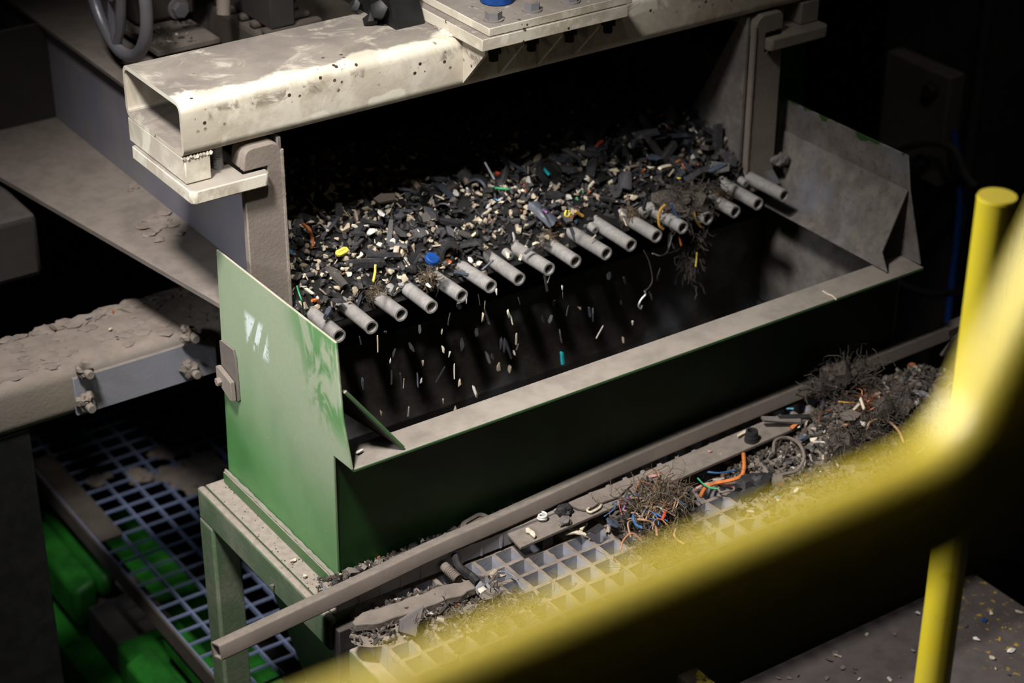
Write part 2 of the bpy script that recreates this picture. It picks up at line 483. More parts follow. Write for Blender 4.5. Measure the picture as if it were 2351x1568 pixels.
def yellow_mat(name, chip=False):
    M = Mat(name, .42, 0, .45)
    c = M.mix(M.ramp(M.noise(30, 4), .35, .7), (.74, .60, .030), (.70, .575, .05))
    c = M.mix(M.math('MULTIPLY', M.ramp(M.noise(22, 3, .6), .63, .68), .35), c, (.42, .34, .03))
    c = M.mix(M.math('MULTIPLY', M.up(.8, .98), .45), c, (.68, .52, .12))
    if chip: c = M.mix(M.ramp(M.noise(40, 5, .7), .44, .50), c, (.09, .075, .065))
    M.color(c); M.bump(M.noise(90, 3), .08, .0008); return M.m


M_YEL = yellow_mat('yellow_rail_paint'); M_YCHIP = yellow_mat('chipped_yellow_paint', True)


def deck_mat():
    M = Mat('platform_plate', .75, .1, .3)
    P = M.sep(M.pos()); n = M.noise(35, 5, .65)
    c = M.mix(M.ramp(n, .35, .7), (.095, .080, .077), (.072, .060, .057))
    edge = M.ramp(P[0], 1.00, 1.11)
    ch = M.math('MULTIPLY', edge, M.ramp(M.noise(60, 5, .7), .58, .63))
    c = M.mix(ch, c, (.42, .27, .025)); M.color(c); M.bump(n, .3, .001); return M.m


M_DECK = deck_mat()
M_CONC = plain('dark_concrete', (.05, .046, .042), .9, var=.4, scale=12)
M_WALL = plain('dark_wall', (.02, .019, .018), .9, var=.3, scale=4)

# ------------------------------------------------------------------ the hall around the machine
def struct_box(name, m, *b):
    o = MB().box(*b).build(name, m); return struct(o)


struct_box('floor', M_CONC, -4, 5, -5, 5, -1.5, -1.4)
struct_box('wall_back', M_WALL, -4, 5, 4.4, 4.5, -1.4, 3.4)
struct_box('wall_right', M_WALL, 3.4, 3.5, -5, 4.4, -1.4, 3.4)

# ------------------------------------------------------------------ collection hopper
HX = 1.177
hop = thing('collection_hopper', 'long open green steel hopper catching the scrap that drops off the tube tips', 'hopper', (.5885, .185, -.9))
polyL = [(.370, -.02), (.350, .425), (-.026, .431), (-.036, .309), (-.058, .229), (-.004, .226), (0, -.02)]
polyR = [(.370, -.02), (.362, .415), (.010, .419), (-.003, .357), (-.047, .229), (0, .226), (0, -.02)]
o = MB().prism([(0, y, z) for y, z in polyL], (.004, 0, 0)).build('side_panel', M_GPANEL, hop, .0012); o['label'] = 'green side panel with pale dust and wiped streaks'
o = MB().prism([(HX - .004, y, z) for y, z in polyR], (.004, 0, 0)).build('side_panel', M_WORNP, hop, .0012); o['label'] = 'bare steel side panel with green paint along its top edge'
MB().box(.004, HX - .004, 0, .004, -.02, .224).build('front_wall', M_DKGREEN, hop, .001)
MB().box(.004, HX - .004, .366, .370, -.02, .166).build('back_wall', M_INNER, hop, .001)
rim = MB(); n = 40
prof = [(-.057, .2225), (.002, .2225), (.002, .2285), (-.057, .2285)]
rim.prism([(.004, y, z) for y, z in prof], (HX - .008, 0, 0))
rim.build('rim', M_RIM, hop, .0015)
for side in (0, 1):
    X = (lambda x: x) if side == 0 else (lambda x: HX - x)
    y0 = -.012 if side == 0 else -.002
    q = [(X(.005), y0, .357), (X(.072), -.020, .262), (X(.074 if side else .092), -.052 if side == 0 else -.040, .2305), (X(.074), .015, .2305), (X(.074), .289, .2305), (X(.009), .361, .253), (X(.006), .322, .356)]
    if side == 0: q = [(.005, -.036, .350), (.0915, -.050, .2305), (.0915, .289, .2305), (.009, .361, .253), (.006, .322, .350)]
    a = [Vector(p) for p in q]
    m = MB()
    nrm = Vector((1 if side == 0 else -1, 0, .5)).normalized() * .004
    m.prism(a, nrm)
    o = m.build('deflector_plate', M_WORN if side else M_INNER, hop, .0008)  # near deflector takes the dark steel to stand in for its shaded underside
MB().tube([(.006, -.0375, .3525), (.05, -.0445, .2925), (.0935, -.0515, .2325)], .0030, 6).build('deflector_edge', M_GREEN, hop)
# the tapering chute below the box
ch = MB(); t0 = [(.002, .002), (HX - .002, .002), (HX - .002, .368), (.002, .368)]; b0 = [(.20, .07), (.98, .07), (.98, .30), (.20, .30)]
for i in range(4):
    j = (i + 1) % 4
    qa = [(t0[i][0], t0[i][1], -.02), (t0[j][0], t0[j][1], -.02), (b0[j][0], b0[j][1], -.9), (b0[i][0], b0[i][1], -.9)]
    cx = Vector((.5885, .185, 0))
    inn = [Vector(p) + (cx - Vector((p[0], p[1], 0))).normalized() * .006 for p in qa]
    ch.add([Vector(p) for p in qa] + inn, [(0, 1, 2, 3), (0, 4, 5, 1), (1, 5, 6, 2), (2, 6, 7, 3), (3, 7, 4, 0)])
    ch.add(inn, [(3, 2, 1, 0)], False, 1)
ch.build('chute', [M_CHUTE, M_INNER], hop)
st = MB(); st.box(-.009, 0, .0, .372, -.023, -.001)
st.build('base_strip', M_GREEN, hop, .001)
wd = MB(); wd.tube([(-.004, y, .0005 + rng.uniform(-.001, .001)) for y in [i * .372 / 40 for i in range(41)]], [rng.uniform(.0022, .0040) for _ in range(41)], 6)
wd.build('weld_bead', M_RIM, hop)
tabm = MB().prism([(-.004, .356, .175), (-.004, .357, .258), (-.004, .350, .262), (-.004, .308, .264), (-.004, .302, .250), (-.004, .300, .172), (-.004, .304, .168)], (.004, 0, 0))
tb = tabm.build('latch_plate', M_BROWN, hop, .001)
t2 = MB().prism([(-.014, .357, .200), (-.014, .357, .214), (-.014, .350, .216), (-.014, .306, .206), (-.014, .304, .172), (-.014, .312, .170), (-.014, .356, .186)], (.008, 0, 0))
MB_l = t2.build('latch_flap', M_POST, tb, .001, origin=(.5885, .185, -.9))
MB().hexhead((-.0215, .343, .192), (1, 0, 0), .013, .008).build('bolt', M_POST, tb, .001, origin=(.5885, .185, -.9))

# ------------------------------------------------------------------ green support frame
fr = thing('support_frame', 'grey green welded frame with a leg carrying the hopper and gratings', 'frame', (-.03, .36, -1.4))
MB().box(-.054, -.039, -.062, .385, -.083, -.022).build('outer_rail', M_FRAME, fr, .005)
MB().box(-.0378, .0, -.052, .384, -.083, -.0232).build('inner_rail', M_FRAME, fr, .002)
MB().box(-.054, -.002, .337, .387, -1.4, -.0835).build('leg', M_FRAME, fr, .005)
MB().box(-.048, -.004, -.082, -.0625, -.135, -.034).build('joint_block', M_DARK, fr, .002)
MB().box(-.034, .014, -.31, -.083, -.130, -.0715).build('outer_rail', M_FRAME, fr, .004)
MB().box(1.1782, 1.23, -.02, .385, -.083, -.022).build('outer_rail', M_FRAME, fr, .004)
MB().box(1.178, 1.23, .337, .387, -1.4, -.0835).build('leg', M_FRAME, fr, .004)


# ------------------------------------------------------------------ moulded square gratings
def grating(name, label, x0, nx, y0, ny, z, h, pitch=.038, stub=0.0):
    m = MB(); w = .0034
    xs = [x0 + i * pitch for i in range(nx)]; ys = [y0 - j * pitch for j in range(ny)]
    def bar(a0, a1, c, along):
        n = max(2, int((a1 - a0) / .0095)); rows = []
        for i in range(n + 1):
            t = a0 + (a1 - a0) * i / n
            k1 = w * (1 + .45 * mnoise.noise(Vector((t * 90, c * 310, 1)))); k2 = w * (1 + .45 * mnoise.noise(Vector((t * 90, c * 310, 7))))
            dz = .0012 * mnoise.noise(Vector((t * 110, c * 200, 3)))
            pr = [(-k1, 0 + dz), (k2, 0 + dz), (w * .55, -h), (-w * .55, -h)]
            rows.append([((t, c + u, z + v) if along else (c + u, t, z + v)) for u, v in pr])
        vs = sum(rows, []); fs = []
        for i in range(n):
            for k in range(4): fs.append((i * 4 + k, i * 4 + (k + 1) % 4, (i + 1) * 4 + (k + 1) % 4, (i + 1) * 4 + k))
        fs += [(0, 1, 2, 3), tuple(n * 4 + k for k in (3, 2, 1, 0))]
        m.add(vs, fs)
    for y in ys: bar(xs[0] - w, xs[-1] + w, y, True)
    for x in xs: bar(ys[-1] - w, ys[0] + (w if not stub else stub), x, False)
    o = m.build(name, M_GRAT, origin=(x0, y0, z - h))
    return tag(o, label, 'grating')


grating('walkway_grating', 'narrow strip of square grating between the dark hopper front and the square bar', -.028, 32, -.010, 2, .006, .029, .0375)
grating('walkway_grating', 'wide square mesh grating in front of the bar, heaped with dusty litter', -.009, 35, -.0475, 7, -.030, .0405, .038, .018)

# square bar lying across, and the flat strip beside it
s = .0125; o2 = rrect((-s, -s), (s, s), .003, 3); i2 = rrect((-s + .0025, -s + .0025), (s - .0025, s - .0025), .001, 3)
bp_ = catmull([(-.252, -.0835, .0205), (.005, -.0595, .0205), (.143, -.0455, .0205), (.281, -.0375, .0205), (.505, -.0195, .0207), (.671, -.0175, .0270), (.845, -.0175, .0322), (1.073, -.0175, .0372), (1.292, -.0175, .0398)], 5)
bar = MB(); loops = []
for k, p in enumerate(bp_):
    e = (bp_[min(k + 1, len(bp_) - 1)] - bp_[max(k - 1, 0)]).normalized(); u = Vector((0, 0, 1)).cross(e).normalized(); w_ = e.cross(u)
    u, w_ = u * math.cos(.30) - w_ * math.sin(.30), w_ * math.cos(.30) + u * math.sin(.30)
    loops.append(([p + u * a + w_ * b for a, b in o2], [p + u * a + w_ * b for a, b in i2]))
n_ = len(o2); q4 = lambda P, Q: bar.add(P + Q, [(t, (t + 1) % n_, n_ + (t + 1) % n_, n_ + t) for t in range(n_)], False)
for k in range(len(loops) - 1): q4(loops[k][0], loops[k + 1][0]); q4(loops[k + 1][1], loops[k][1])
q4(loops[0][1], loops[0][0]); q4(loops[-1][0], loops[-1][1])
A0 = bp_[0]
b = bar.build('square_bar', M_BAR, origin=A0); tag(b, 'long dusty bent hollow square bar lying along the front of the hopper', 'bar')
kn = MB().slab([(1.288, -.030, .0525), (1.42, -.030, .058), (1.42, -.005, .058), (1.288, -.005, .0525)], .025)
kn.prism([(1.276, -.0315, .003), (1.34, -.0315, -.02), (1.345, -.0315, .05), (1.294, -.0315, .030)], (0, .006, 0))
kn.box(1.300, 1.312, -.025, .02, -.083, .030)
k = kn.build('bar_bracket', M_BROWN, origin=(1.3, -.03, -.08)); tag(k, 'small angled bracket holding the far end of the square bar', 'bracket')
P0 = [Vector((.286, -.041, .0)), Vector((.280, -.093, .0)), Vector((.880, -.080, .0115)), Vector((.880, -.030, .0115))]
fp = MB().slab([p + Vector((0, 0, 0)) for p in P0], .006)
fl = fp.build('flat_strip', M_BAR, origin=(.58, -.06, -.03), bevel=.0012); _LOC[fl.name] = Vector((.58, -.06, -.03)); tag(fl, 'flat dusty steel strip lying on the grating beside the square bar', 'steel strip')
for b_ in ((.33, .35, -.085, -.055, -.03, -.006), (.80, .82, -.07, -.04, -.03, .0045)): MB().box(*b_).build('packing_block', M_DARK, fl, origin=(.58, -.06, -.03))

# ------------------------------------------------------------------ vibrating feeder
FD = (.58, .9, .3)
fd = thing('vibrating_feeder', 'grey steel vibrating feeder tray with hooked uprights and a row of finger tubes', 'vibrating feeder', FD)
MB().box(.097, .103, .322, 1.75, .300, .512).build('side_plate', M_WEB, fd)
MB().box(1.064, 1.070, .322, 1.75, .300, .50).build('side_plate', M_DARK, fd)  # far plate: the shadow behind the gusset is put into its dark colour
for sd in (0, 1):
    X = (lambda x: x) if sd == 0 else (lambda x: 1.167 - x)
    if sd == 0:
        pl = [(.036, .262), (.103, .262), (.103, .588), (.097, .598), (.088, .602), (.052, .602), (.044, .599), (.039, .592), (.036, .5655), (.078, .5655), (.078, .533), (.040, .533), (.036, .528)]
    else:
        pl = [(.036, .290), (.103, .290), (.103, .588), (.097, .598), (.088, .606), (.044, .606), (.038, .598), (.038, .572), (.078, .570), (.078, .533), (.040, .533), (.036, .528)]
    MB().prism([(X(x), .306, z) for x, z in pl], (0, .014, 0)).build('upright', M_POST, fd, .002)
    hk = MB().prism([(X(x), .3205, z) for x, z in ((.103, .5655), (.103, .588), (.097, .598), (.088, .602), (.052, .602), (.044, .599), (.039, .592), (.036, .5655))], (0, .030, 0))
    hk.build('hook_arm', M_POST, fd, .003)
    g = [(.3205, .562), (.3205, .602), (.338, .602), (.470, .366), (.52, .300), (.3205, .300)]
    xg = .1035 if sd == 0 else 1.0565
    MB().prism([(xg, y, z) for y, z in g], (.007, 0, 0)).build('gusset', M_WORN, fd, .001)
    xw = .1035 if sd == 0 else 1.0635
    wl = MB(); zs = [.30 + i * .004 for i in range(73)]
    wl.tube([(xw, .3055 + (.0006 if i % 2 else -.0004), z) for i, z in enumerate(zs)], [.0022 + (.0010 if i % 2 else 0) + rng.uniform(0, .0006) for i in range(len(zs))], 6)
    wl.build('weld_bead', M_POST, fd)
MB().slab([(.103, .322, .309), (1.064, .322, .309), (1.064, 1.75, .345), (.103, 1.75, .345)], .008).build('tray_floor', M_WORN, fd)
lp = MB().slab([(.036, .324, .3085), (1.131, .324, .3085), (1.131, .283, .2735), (.036, .283, .2735)], .006)
lp.build('front_lip', M_LIP, fd, .001)
MB().tube([(.11 + i * .0119, .3235, .3105) for i in range(81)], [.0011 + .0006 * rng.random() for _ in range(81)], 5).build('lip_edge', M_ALU if 'M_ALU' in globals() else C_ALU, fd)
TUBES = []
tub = None
for i in range(17):
    x = .1375 + i * .0584
    if tub is None:
        m = MB().pipe((0, 0, 0), (0, -.104, .0015), .0120, .0087, 28)
        m.lump((0, .001, .002), .0150, 3, .5, 2, (1, .45, .9))
        me = m.mesh('tube'); me.materials.append(M_TUBE)
        tub = bpy.data.objects.new('finger_tube', me); o = tub
    else:
        o = tub.copy()
    COL.objects.link(o); o.parent = fd
    L = rng.uniform(.95, 1.03)
    o.location = Vector((x, .3145 - (.003 if i % 2 else 0), .2905)) - Vector(FD)
    o.rotation_euler = (0, rng.uniform(-3, 3), 0); o.scale = (1, L, 1)
    TUBES.append(x)
stud = None
for x in (.285, .518, .70, .812, 1.045):
    m = MB().pipe((0, 0, 0), (0, -.016, -.003), .0075, .003, 16)
    me = m.mesh('stud') if stud is None else stud.data
    if stud is None: me.materials.append(M_TUBE)
    o = bpy.data.objects.new('lip_stud', me); stud = stud or o
    COL.objects.link(o); o.parent = fd; o.location = Vector((x, .300, .296)) - Vector(FD)
bf = MB().slab([(.097, .325, .318), (.097, 1.75, .318), (-.215, 1.75, .318), (.011, .345, .318), (.02, .325, .318)], .010)
bf.build('bottom_flange', M_BROWN, fd, .001)
MB().box(.080, .30, .56, 1.75, .512, .520).build('top_flange', M_BROWN, fd, .001)
MB().box(-.16, .097, 1.235, 1.247, .319, .511).build('stiffener', M_DARK, fd)
MB().box(.3005, 1.062, .53, 1.75, .510, .5195).build('shade_hood', M_DIRTY, fd)  # hood added to darken the tray; also the brown surface behind the beam

# ------------------------------------------------------------------ cream cross beam with clamps
BM = (.58, .415, .54)
bm_ = thing('cross_beam', 'cream painted hollow beam spanning above the tray, dusty on top with flaking paint', 'beam', BM)
oo = rrect((.313, .607), (.518, .697), .018, 6); ii = rrect((.320, .614), (.511, .690), .011, 6)
bt = MB().hollow([(-.057, y, z) for y, z in oo], [(-.057, y, z) for y, z in ii], (1.279, 0, 0))
bt.build('beam_tube', M_CREAM, bm_)
for sd in (0, 1):
    X = (lambda x: x) if sd == 0 else (lambda x: 1.165 - x)
    a, b_ = sorted((X(-.057), X(-.014)))
    MB().box(a, b_, .314, .516, .5655, .6068).build('spacer_block', M_CREAM if sd == 0 else M_POST, bm_, .002)
    pts = [(X(-.062), .500), (X(-.062), .294), (X(-.055), .287), (X(.066), .287), (X(.072), .293), (X(.072), .3045), (X(.034), .3045), (X(.034), .500)] if sd == 0 else \
          [(X(-.062), .500), (X(-.062), .294), (X(-.055), .287), (X(.074), .287), (X(.080), .293), (X(.080), .3045), (X(.034), .3045), (X(.034), .500)]
    MB().prism([(x, y, .541) for x, y in pts], (0, 0, .0235)).build('clamp_plate', M_CREAM if sd == 0 else M_POST, bm_, .003)
    st_ = MB().cyl((X(.012), .345, .565), (X(.012), .345, .608), .0085, 16)
    st_.tube([(X(.012) + .0087 * math.cos(t * .9), .345 + .0087 * math.sin(t * .9), .567 + t * .00058) for t in range(70)], .0009, 4)
    st_.build('threaded_stud', M_BOLT, bm_)
lowp = MB().box(.432, .721, .238, .62, .6975, .7185).build('mounting_plate', M_CREAM, bm_, .0015)
upp = MB().box(.447, .731, .2405, .62, .719, .7335).build('mounting_plate', M_CREAM, bm_, .0015)
bolt0 = None
for px, py in ((1133, 44), (1221, 22), (1309, 2), (1398, -18)):
    p = spot(px, py, .735)
    if bolt0 is None:
        m = MB().cyl((0, 0, 0), (0, 0, .003), .0165, 24); m.hexhead((0, 0, .003), (0, 0, 1), .024, .0125); m.cyl((0, 0, .0155), (0, 0, .0162), .0095, 20)
        me = m.mesh('hex_bolt'); me.materials.append(M_BOLT); bolt0 = me
        m = MB().cyl((0, 0, 0), (0, 0, -.005), .0165, 20); m.hexhead((0, 0, -.005), (0, 0, -1), .024, .013); m.cyl((0, 0, -.018), (0, 0, -.032), .0078, 16)
        nut0 = m.mesh('hex_nut'); nut0.materials.append(M_BLACK)
    for nm, me, z in (('hex_bolt', bolt0, .7335), ('hex_nut', nut0, .6975)):
        o = bpy.data.objects.new(nm, me); COL.objects.link(o); o.parent = bm_
        o.location = Vector((p.x, p.y, z)) - Vector(BM); o.rotation_euler = (0, 0, rng.uniform(0, 1) if z > .7 else .2)
for x in (.443, .513, .59, .665):
    MB().prism([(x, .3125, .697), (x, .247, .697), (x, .247, .688), (x, .3125, .618)], (.006, 0, 0)).build('rib', M_CREAM, bm_)
wl = MB(); p = spot(1000, 55, .70)
for k in range(10): wl.lump(spot(985 + k * 6, 40 + k * 4.6 + rng.uniform(-2, 2), .698), rng.uniform(.006, .011), k, .4, 2, (1.2, 1, .6))
wl.build('weld_bead', M_CREAM, bm_)
wl = MB()
for k in range(9): wl.lump((-.056 + k * .0055, .3155, .607), .0038, k, .5, 1)
wl.build('weld_bead', M_CREAM, bm_)
p = spot(1141, 2, .7335)
bb = MB().cyl((p.x, p.y, .7335), (p.x, p.y, .80), .0285, 32, .024); bb.cyl((p.x, p.y, .80), (p.x, p.y, .86), .020, 24)
tag(bb.build('blue_support', C_BLUE, origin=(p.x, p.y, .7335), bevel=.002), 'round blue foot standing on the bolted cream plate at the top edge', 'machine foot')
db = MB()
db.prism([(.372, y, z) for y, z in ((.40, .6975), (.62, .6975), (.62, .86), (.47, .86))], (.055, 0, 0))
for k in range(14): db.lump((.37 + rng.uniform(-.02, .05), .42 + rng.uniform(0, .10), .70 + rng.uniform(0, .03)), rng.uniform(.008, .016), k, .6, 1)
tag(db.build('motor_bracket', M_BLACK, origin=(.40, .5, .6975)), 'black bracket rising from the beam beside the bolted cream plate', 'bracket')

# ------------------------------------------------------------------ machinery above the feeder, behind the beam
hw = thing('handwheel', 'worn metal handwheel hanging above the tray at the top left', 'handwheel', (.105, .87, .70))
d_ = spot(268, -26, 0) - CAM; wc = CAM + d_ * ((.10 - CAM.x) / d_.x); cyc, czc, R_ = wc.y, wc.z, .118
def wp(a, rr=R_, x=.10): return (x, cyc + rr * math.cos(math.radians(a)), czc + rr * math.sin(math.radians(a)))
MB().tube([wp(360 * i / 56) for i in range(56)], .0115, 14, closed=True).build('wheel_rim', M_IRON, hw)
for a, h0 in ((-77, -20), (-77, -150), (43, 20), (163, 140)):
    MB().tube([wp(h0, .018), wp(a, R_ * .55) if h0 in (20, 140) else wp(-77 + (14 if h0 == -20 else -14), R_ * .6), wp(a, R_ - .004)], [.0095, .0085, .0085], 10).build('spoke', M_IRON, hw)
MB().cyl((.085, cyc, czc), (.16, cyc, czc), .020, 24).build('hub', M_IRON, hw)
MB().cyl((.16, cyc, czc), (.295, cyc, czc), .012, 16).build('shaft', M_IRON, hw)
bp = MB().box(.166, .290, .884, 1.10, .5405, .550)
bp.box(.20, .25, .95, 1.05, .5205, .5405)
tag(bp.build('bearing_plate', M_BROWN, origin=(.22, .98, .5205), bevel=.001), 'small dusty steel plate strewn with grit behind the beam', 'steel plate')
blk = thing('bearing_block', 'dusty brown bearing block with a hex bolt behind the handwheel', 'bearing block', (.24, 1.04, .55))
MB().box(.185, .31, 1.01, 1.08, .5502, .78).build('housing', M_DIRTY, blk, .012)
pb = spot_y(411, 20, 1.005)
MB().cyl((pb.x, 1.0095, pb.z), (pb.x, 1.005, pb.z), .021, 24).hexhead((pb.x, 1.005, pb.z), (0, -1, 0), .027, .013).build('hex_bolt', M_BOLT, blk, .001)
mo = thing('ribbed_motor', 'dark ribbed motor casing caked with dust behind the beam', 'motor', (.30, .82, .5205))
mm = MB().box(.296, .405, .70, .95, .5205, .60); mm.build('casing', M_DIRTY, mo, .01)
rb = MB()
for k in range(5): rb.box(.300, .415, .690, .716, .524 + k * .018, .534 + k * .018); rb.box(.300, .415, .72 + k * .045, .742 + k * .045, .5995, .612)
rb.build('cooling_ribs', M_DIRTY, mo, .005)
p = spot_y(518, 12, .80)
MB().cyl((p.x, .80, p.z + .05), (p.x - .01, .79, p.z - .012), .014, 16, .012).build('drain_plug', M_POST, mo)
MB().box(.31, .36, .72, .90, .61, .80).build('terminal_box', M_DARK, mo, .004)
hd = MB().prism([(.44, .80, .5200), (1.05, .80, .5200), (1.05, 1.1, .85), (.44, 1.1, .85)], (0, .02, .0))
tag(hd.build('cover_sheet', M_DIRTY, origin=(.7, .9, .52)), 'dim brown sloping sheet behind the cream beam at the top', 'sheet metal cover')

# ------------------------------------------------------------------ support beam on the left, column, dark box
sbm = thing('support_beam', 'thickly dusted steel support beam running behind the green hopper panel', 'beam', (-.1, .68, .047))
oo = rrect((.600, .047), (.762, .143), .022, 6); ii = rrect((.606, .053), (.756, .137), .016, 6)
MB().hollow([(-.75, y, z) for y, z in oo], [(-.75, y, z) for y, z in ii], (1.3, 0, 0)).build('beam_tube', M_BEAM, sbm)
MB().box(-.170, .098, .592, .5998, .053, .126).build('splice_plate', M_SPLICE, sbm, .001)
for q, (px, py) in enumerate(((203, 857), (207, 935), (445, 775), (449, 857))):
    p = spot_y(px, py, .570)
    m = MB().hexhead((p.x, .5918, p.z), (0, -1, 0), .026, .013); m.cyl((p.x, .579, p.z), (p.x, .560, p.z), .0078, 16)
    bo = m.build('hex_bolt', M_BEAM, sbm, .001)
    m = MB()
    for k in range(7):
        m.lump((p.x + rng.uniform(-.012, .006), .583 + rng.uniform(-.006, .004), p.z + rng.uniform(-.006, .013)), rng.uniform(.006, .011), k + q * 9, .7, 2)
    m.build('caked_dust', M_CAKE, bo, origin=(-.1, .68, .047))
cd = MB()
for k in range(46):
    x = -.16 + k * .0063; cd.lump((x, .748 + rng.uniform(-.006, .006), .142), rng.uniform(.010, .017), k, .8, 2, (1.6, 1, .42))
for k in range(70): cd.lump((rng.uniform(-.34, .14), rng.uniform(.62, .76), .1435), rng.uniform(.004, .011), k + 60, .8, 2, (1.6, 1.3, .16))
cd.build('caked_dust', M_CAKE, sbm)
tag(MB().box(-.62, -.248, .612, .752, -1.4, .0468).build('support_column', M_BLACK, origin=(-.43, .68, -1.4), bevel=.006), 'dark steel column under the dusty support beam', 'column')
box_ = MB().box(-.75, -.086, .90, 1.25, .168, .292); bxx = box_.build('hollow_beam', M_DARK, origin=(-.4, 1.07, .168), bevel=.012)
tag(bxx, 'end of a dark box beam at the left edge under the flange', 'beam')
MB().box(-.72, -.45, .95, 1.2, -1.4, .1675).build('post', M_DARK, bxx, origin=(-.4, 1.07, .168))

# ------------------------------------------------------------------ steel floor grating and green machine below
fg = thing('floor_grating', 'lower steel floor grating with bluish bars beside the green frame leg', 'grating', (.6, 1.1, -.63))
m = MB()
for k in range(24):
    x = .038 + .0545 * k
    m.box(x - .0016, x + .0016, .42, 2.3, -.612, -.600)
m.build('bearing_bars', M_GALV, fg)
m = MB()
for k in range(40):
    y = .42 + k * .0470; m.box(.038, 1.30, y - .0014, y + .0014, -.606, -.6005)
m.build('cross_bars', M_GALV, fg)
MB().box(.040, .092, 1.12, 1.50, -.600, -.597).build('edge_plate', M_DIRTY, fg)
MB().box(.030, .0355, .42, 2.3, -.64, -.598).build('edge_strip', M_DIRTY, fg)
mc = thing('green_machine', 'bright green machine housing in the dark below the floor grating', 'machine', (.0, .9, -1.4))
MB().prism([(.03, 1.125, -.70), (.072, 1.125, -.69), (.072, 1.46, -.69), (.03, 1.46, -.70)], (0, 0, -.06)).build('top_cover', M_MACH, mc, .02)
MB().prism([(-.024, 1.137, -.72), (.03, 1.137, -.70), (.03, 1.42, -.70), (-.024, 1.42, -.72)], (0, 0, -.10)).build('top_cover', M_MACH, mc, .012)
MB().box(.036, .092, .42, .83, -.70, -.655).build('top_cover', M_MACH, mc, .012)
MB().box(-.012, .14, .42, .965, -.86, -.742).build('side_cover', M_MACH, mc, .012)
MB().prism([(-.026, .42, -.742), (.031, .42, -.712), (.031, .885, -.712), (-.026, .885, -.742)], (0, 0, -.05)).build('step_cover', M_MACH, mc, .006)
MB().box(-.06, .30, .42, 1.60, -1.4, -.862).build('lower_casing', M_MACH, mc, .01)
MB().box(.00, .14, .985, 1.6, -.86, -.765).build('side_cover', M_DARK, mc, .01)

# ------------------------------------------------------------------ dark things on the right
tag(MB().box(1.385, 1.47, .60, .69, -1.4, 1.6).build('green_post', M_DKGREEN, origin=(1.43, .64, -1.4), bevel=.004), 'dark green square post behind the hooked upright', 'post')
pc = thing('steel_column', 'dark steel column with a bolted end plate at the right', 'column', (2.0, .62, -1.4))
MB().box(1.96, 2.10, .50, .86, -1.4, 1.6).build('column_body', M_DARK, pc)
MB().box(1.905, 1.955, .60, .80, -.06, .205).build('end_plate', M_BROWN, pc, .004)
for px, py in ((2143, 205), (2120, 372)):
    p = CAM + (spot(px, py, 0) - CAM) * ((1.905 - CAM.x) / (spot(px, py, 0) - CAM).x)
    MB().cyl((1.905, p.y, p.z), (1.897, p.y, p.z), .020, 20).hexhead((1.897, p.y, p.z), (-1, 0, 0), .030, .014).build('hex_bolt', M_DARK, pc, .001)
def wallpt(px, py, x):
    d = spot(px, py, 0) - CAM; return CAM + d * ((x - CAM.x) / d.x)
a, b_ = wallpt(2278, -60, 1.9), wallpt(2236, 560, 1.9)
tag(MB().cyl((1.9, a.y, a.z + .3), (1.9, a.y, -1.4), .013, 16).build('conduit_pipe', M_DARK, origin=(1.9, a.y, -1.4)), 'thin grey vertical conduit pipe at the far right', 'pipe')
def cable(name, label, pts, r, m, cat='cable'):
    P = catmull(pts, 8); return tag(MB().tube(P, r, 8).build(name, m, origin=P[0]), label, cat)
cable('blue_cable', 'bright blue cable hanging in the dark beside the yellow post', [wallpt(x, y, 1.88) for x, y in ((2190, 300), (2203, 400), (2203, 480), (2196, 560), (2186, 640), (2176, 740))], .0075, C_BLUE)
cable('black_cable', 'black cable looping over the bolted end plate', [wallpt(x, y, 1.86) for x, y in ((2040, 360), (2080, 338), (2140, 328), (2190, 345), (2215, 400), (2240, 430))], .009, M_DARK)
cable('black_cable', 'black cable slanting down behind the hopper corner', [wallpt(x, y, 1.86) for x, y in ((2200, 400), (2170, 445), (2120, 510), (2085, 570))], .009, M_BLACK)
cable('black_cable', 'black cable low between hopper end and yellow post', [wallpt(x, y, 1.7) for x, y in ((2050, 640), (2090, 660), (2140, 675), (2200, 670))], .008, M_BLACK)

# ------------------------------------------------------------------ yellow handrail, post and platform
yp = CAM + (FWD + RIGHT * ((2290 - 1175.5) / FPX) + DOWN * ((450 - 784) / FPX)) * 2.4
ZP = -.35
py_ = thing('handrail_post', 'yellow round upright post with a flat cap, standing on the platform', 'post', (yp.x, yp.y, ZP))
m = MB().cyl((yp.x, yp.y, ZP + .006), (yp.x, yp.y, yp.z - .003), .0243, 40); m.build('post_tube', M_YEL, py_)
MB().cyl((yp.x, yp.y, yp.z - .003), (yp.x, yp.y, yp.z + .0005), .0248, 40, .0235).build('cap', M_YEL, py_)
MB().box(yp.x - .06, yp.x + .06, yp.y - .06, yp.y + .06, ZP, ZP + .006).build('base_plate', M_YEL, py_)
KR = .62 / .715
rc = CAM + (FWD + RIGHT * ((1400 - 1175.5) / FPX) + DOWN * ((1486 - 784) / FPX)) * .62
xb = rc.x + .152 * KR
path = [(rc.x - .9, rc.y, rc.z), (rc.x - .4, rc.y, rc.z), (rc.x - .15, rc.y, rc.z), (xb, rc.y, rc.z)]
Rb = .055 * KR; th = math.radians(62)
for k in range(1, 13):
    t = th * k / 12; path.append((xb + Rb * math.sin(t), rc.y, rc.z + Rb * (1 - math.cos(t))))
lx, ly, lz = path[-1]; path.append((lx + .5 * math.cos(th), ly, lz + .5 * math.sin(th)))
tag(MB().tube(path, .0243 * KR, 40).build('handrail', M_YEL, origin=rc), 'out of focus yellow handrail tube crossing the foreground and bending upward', 'handrail')
ec = spot(2127, 1366, ZP); ec2 = spot(2285, 1349, ZP)
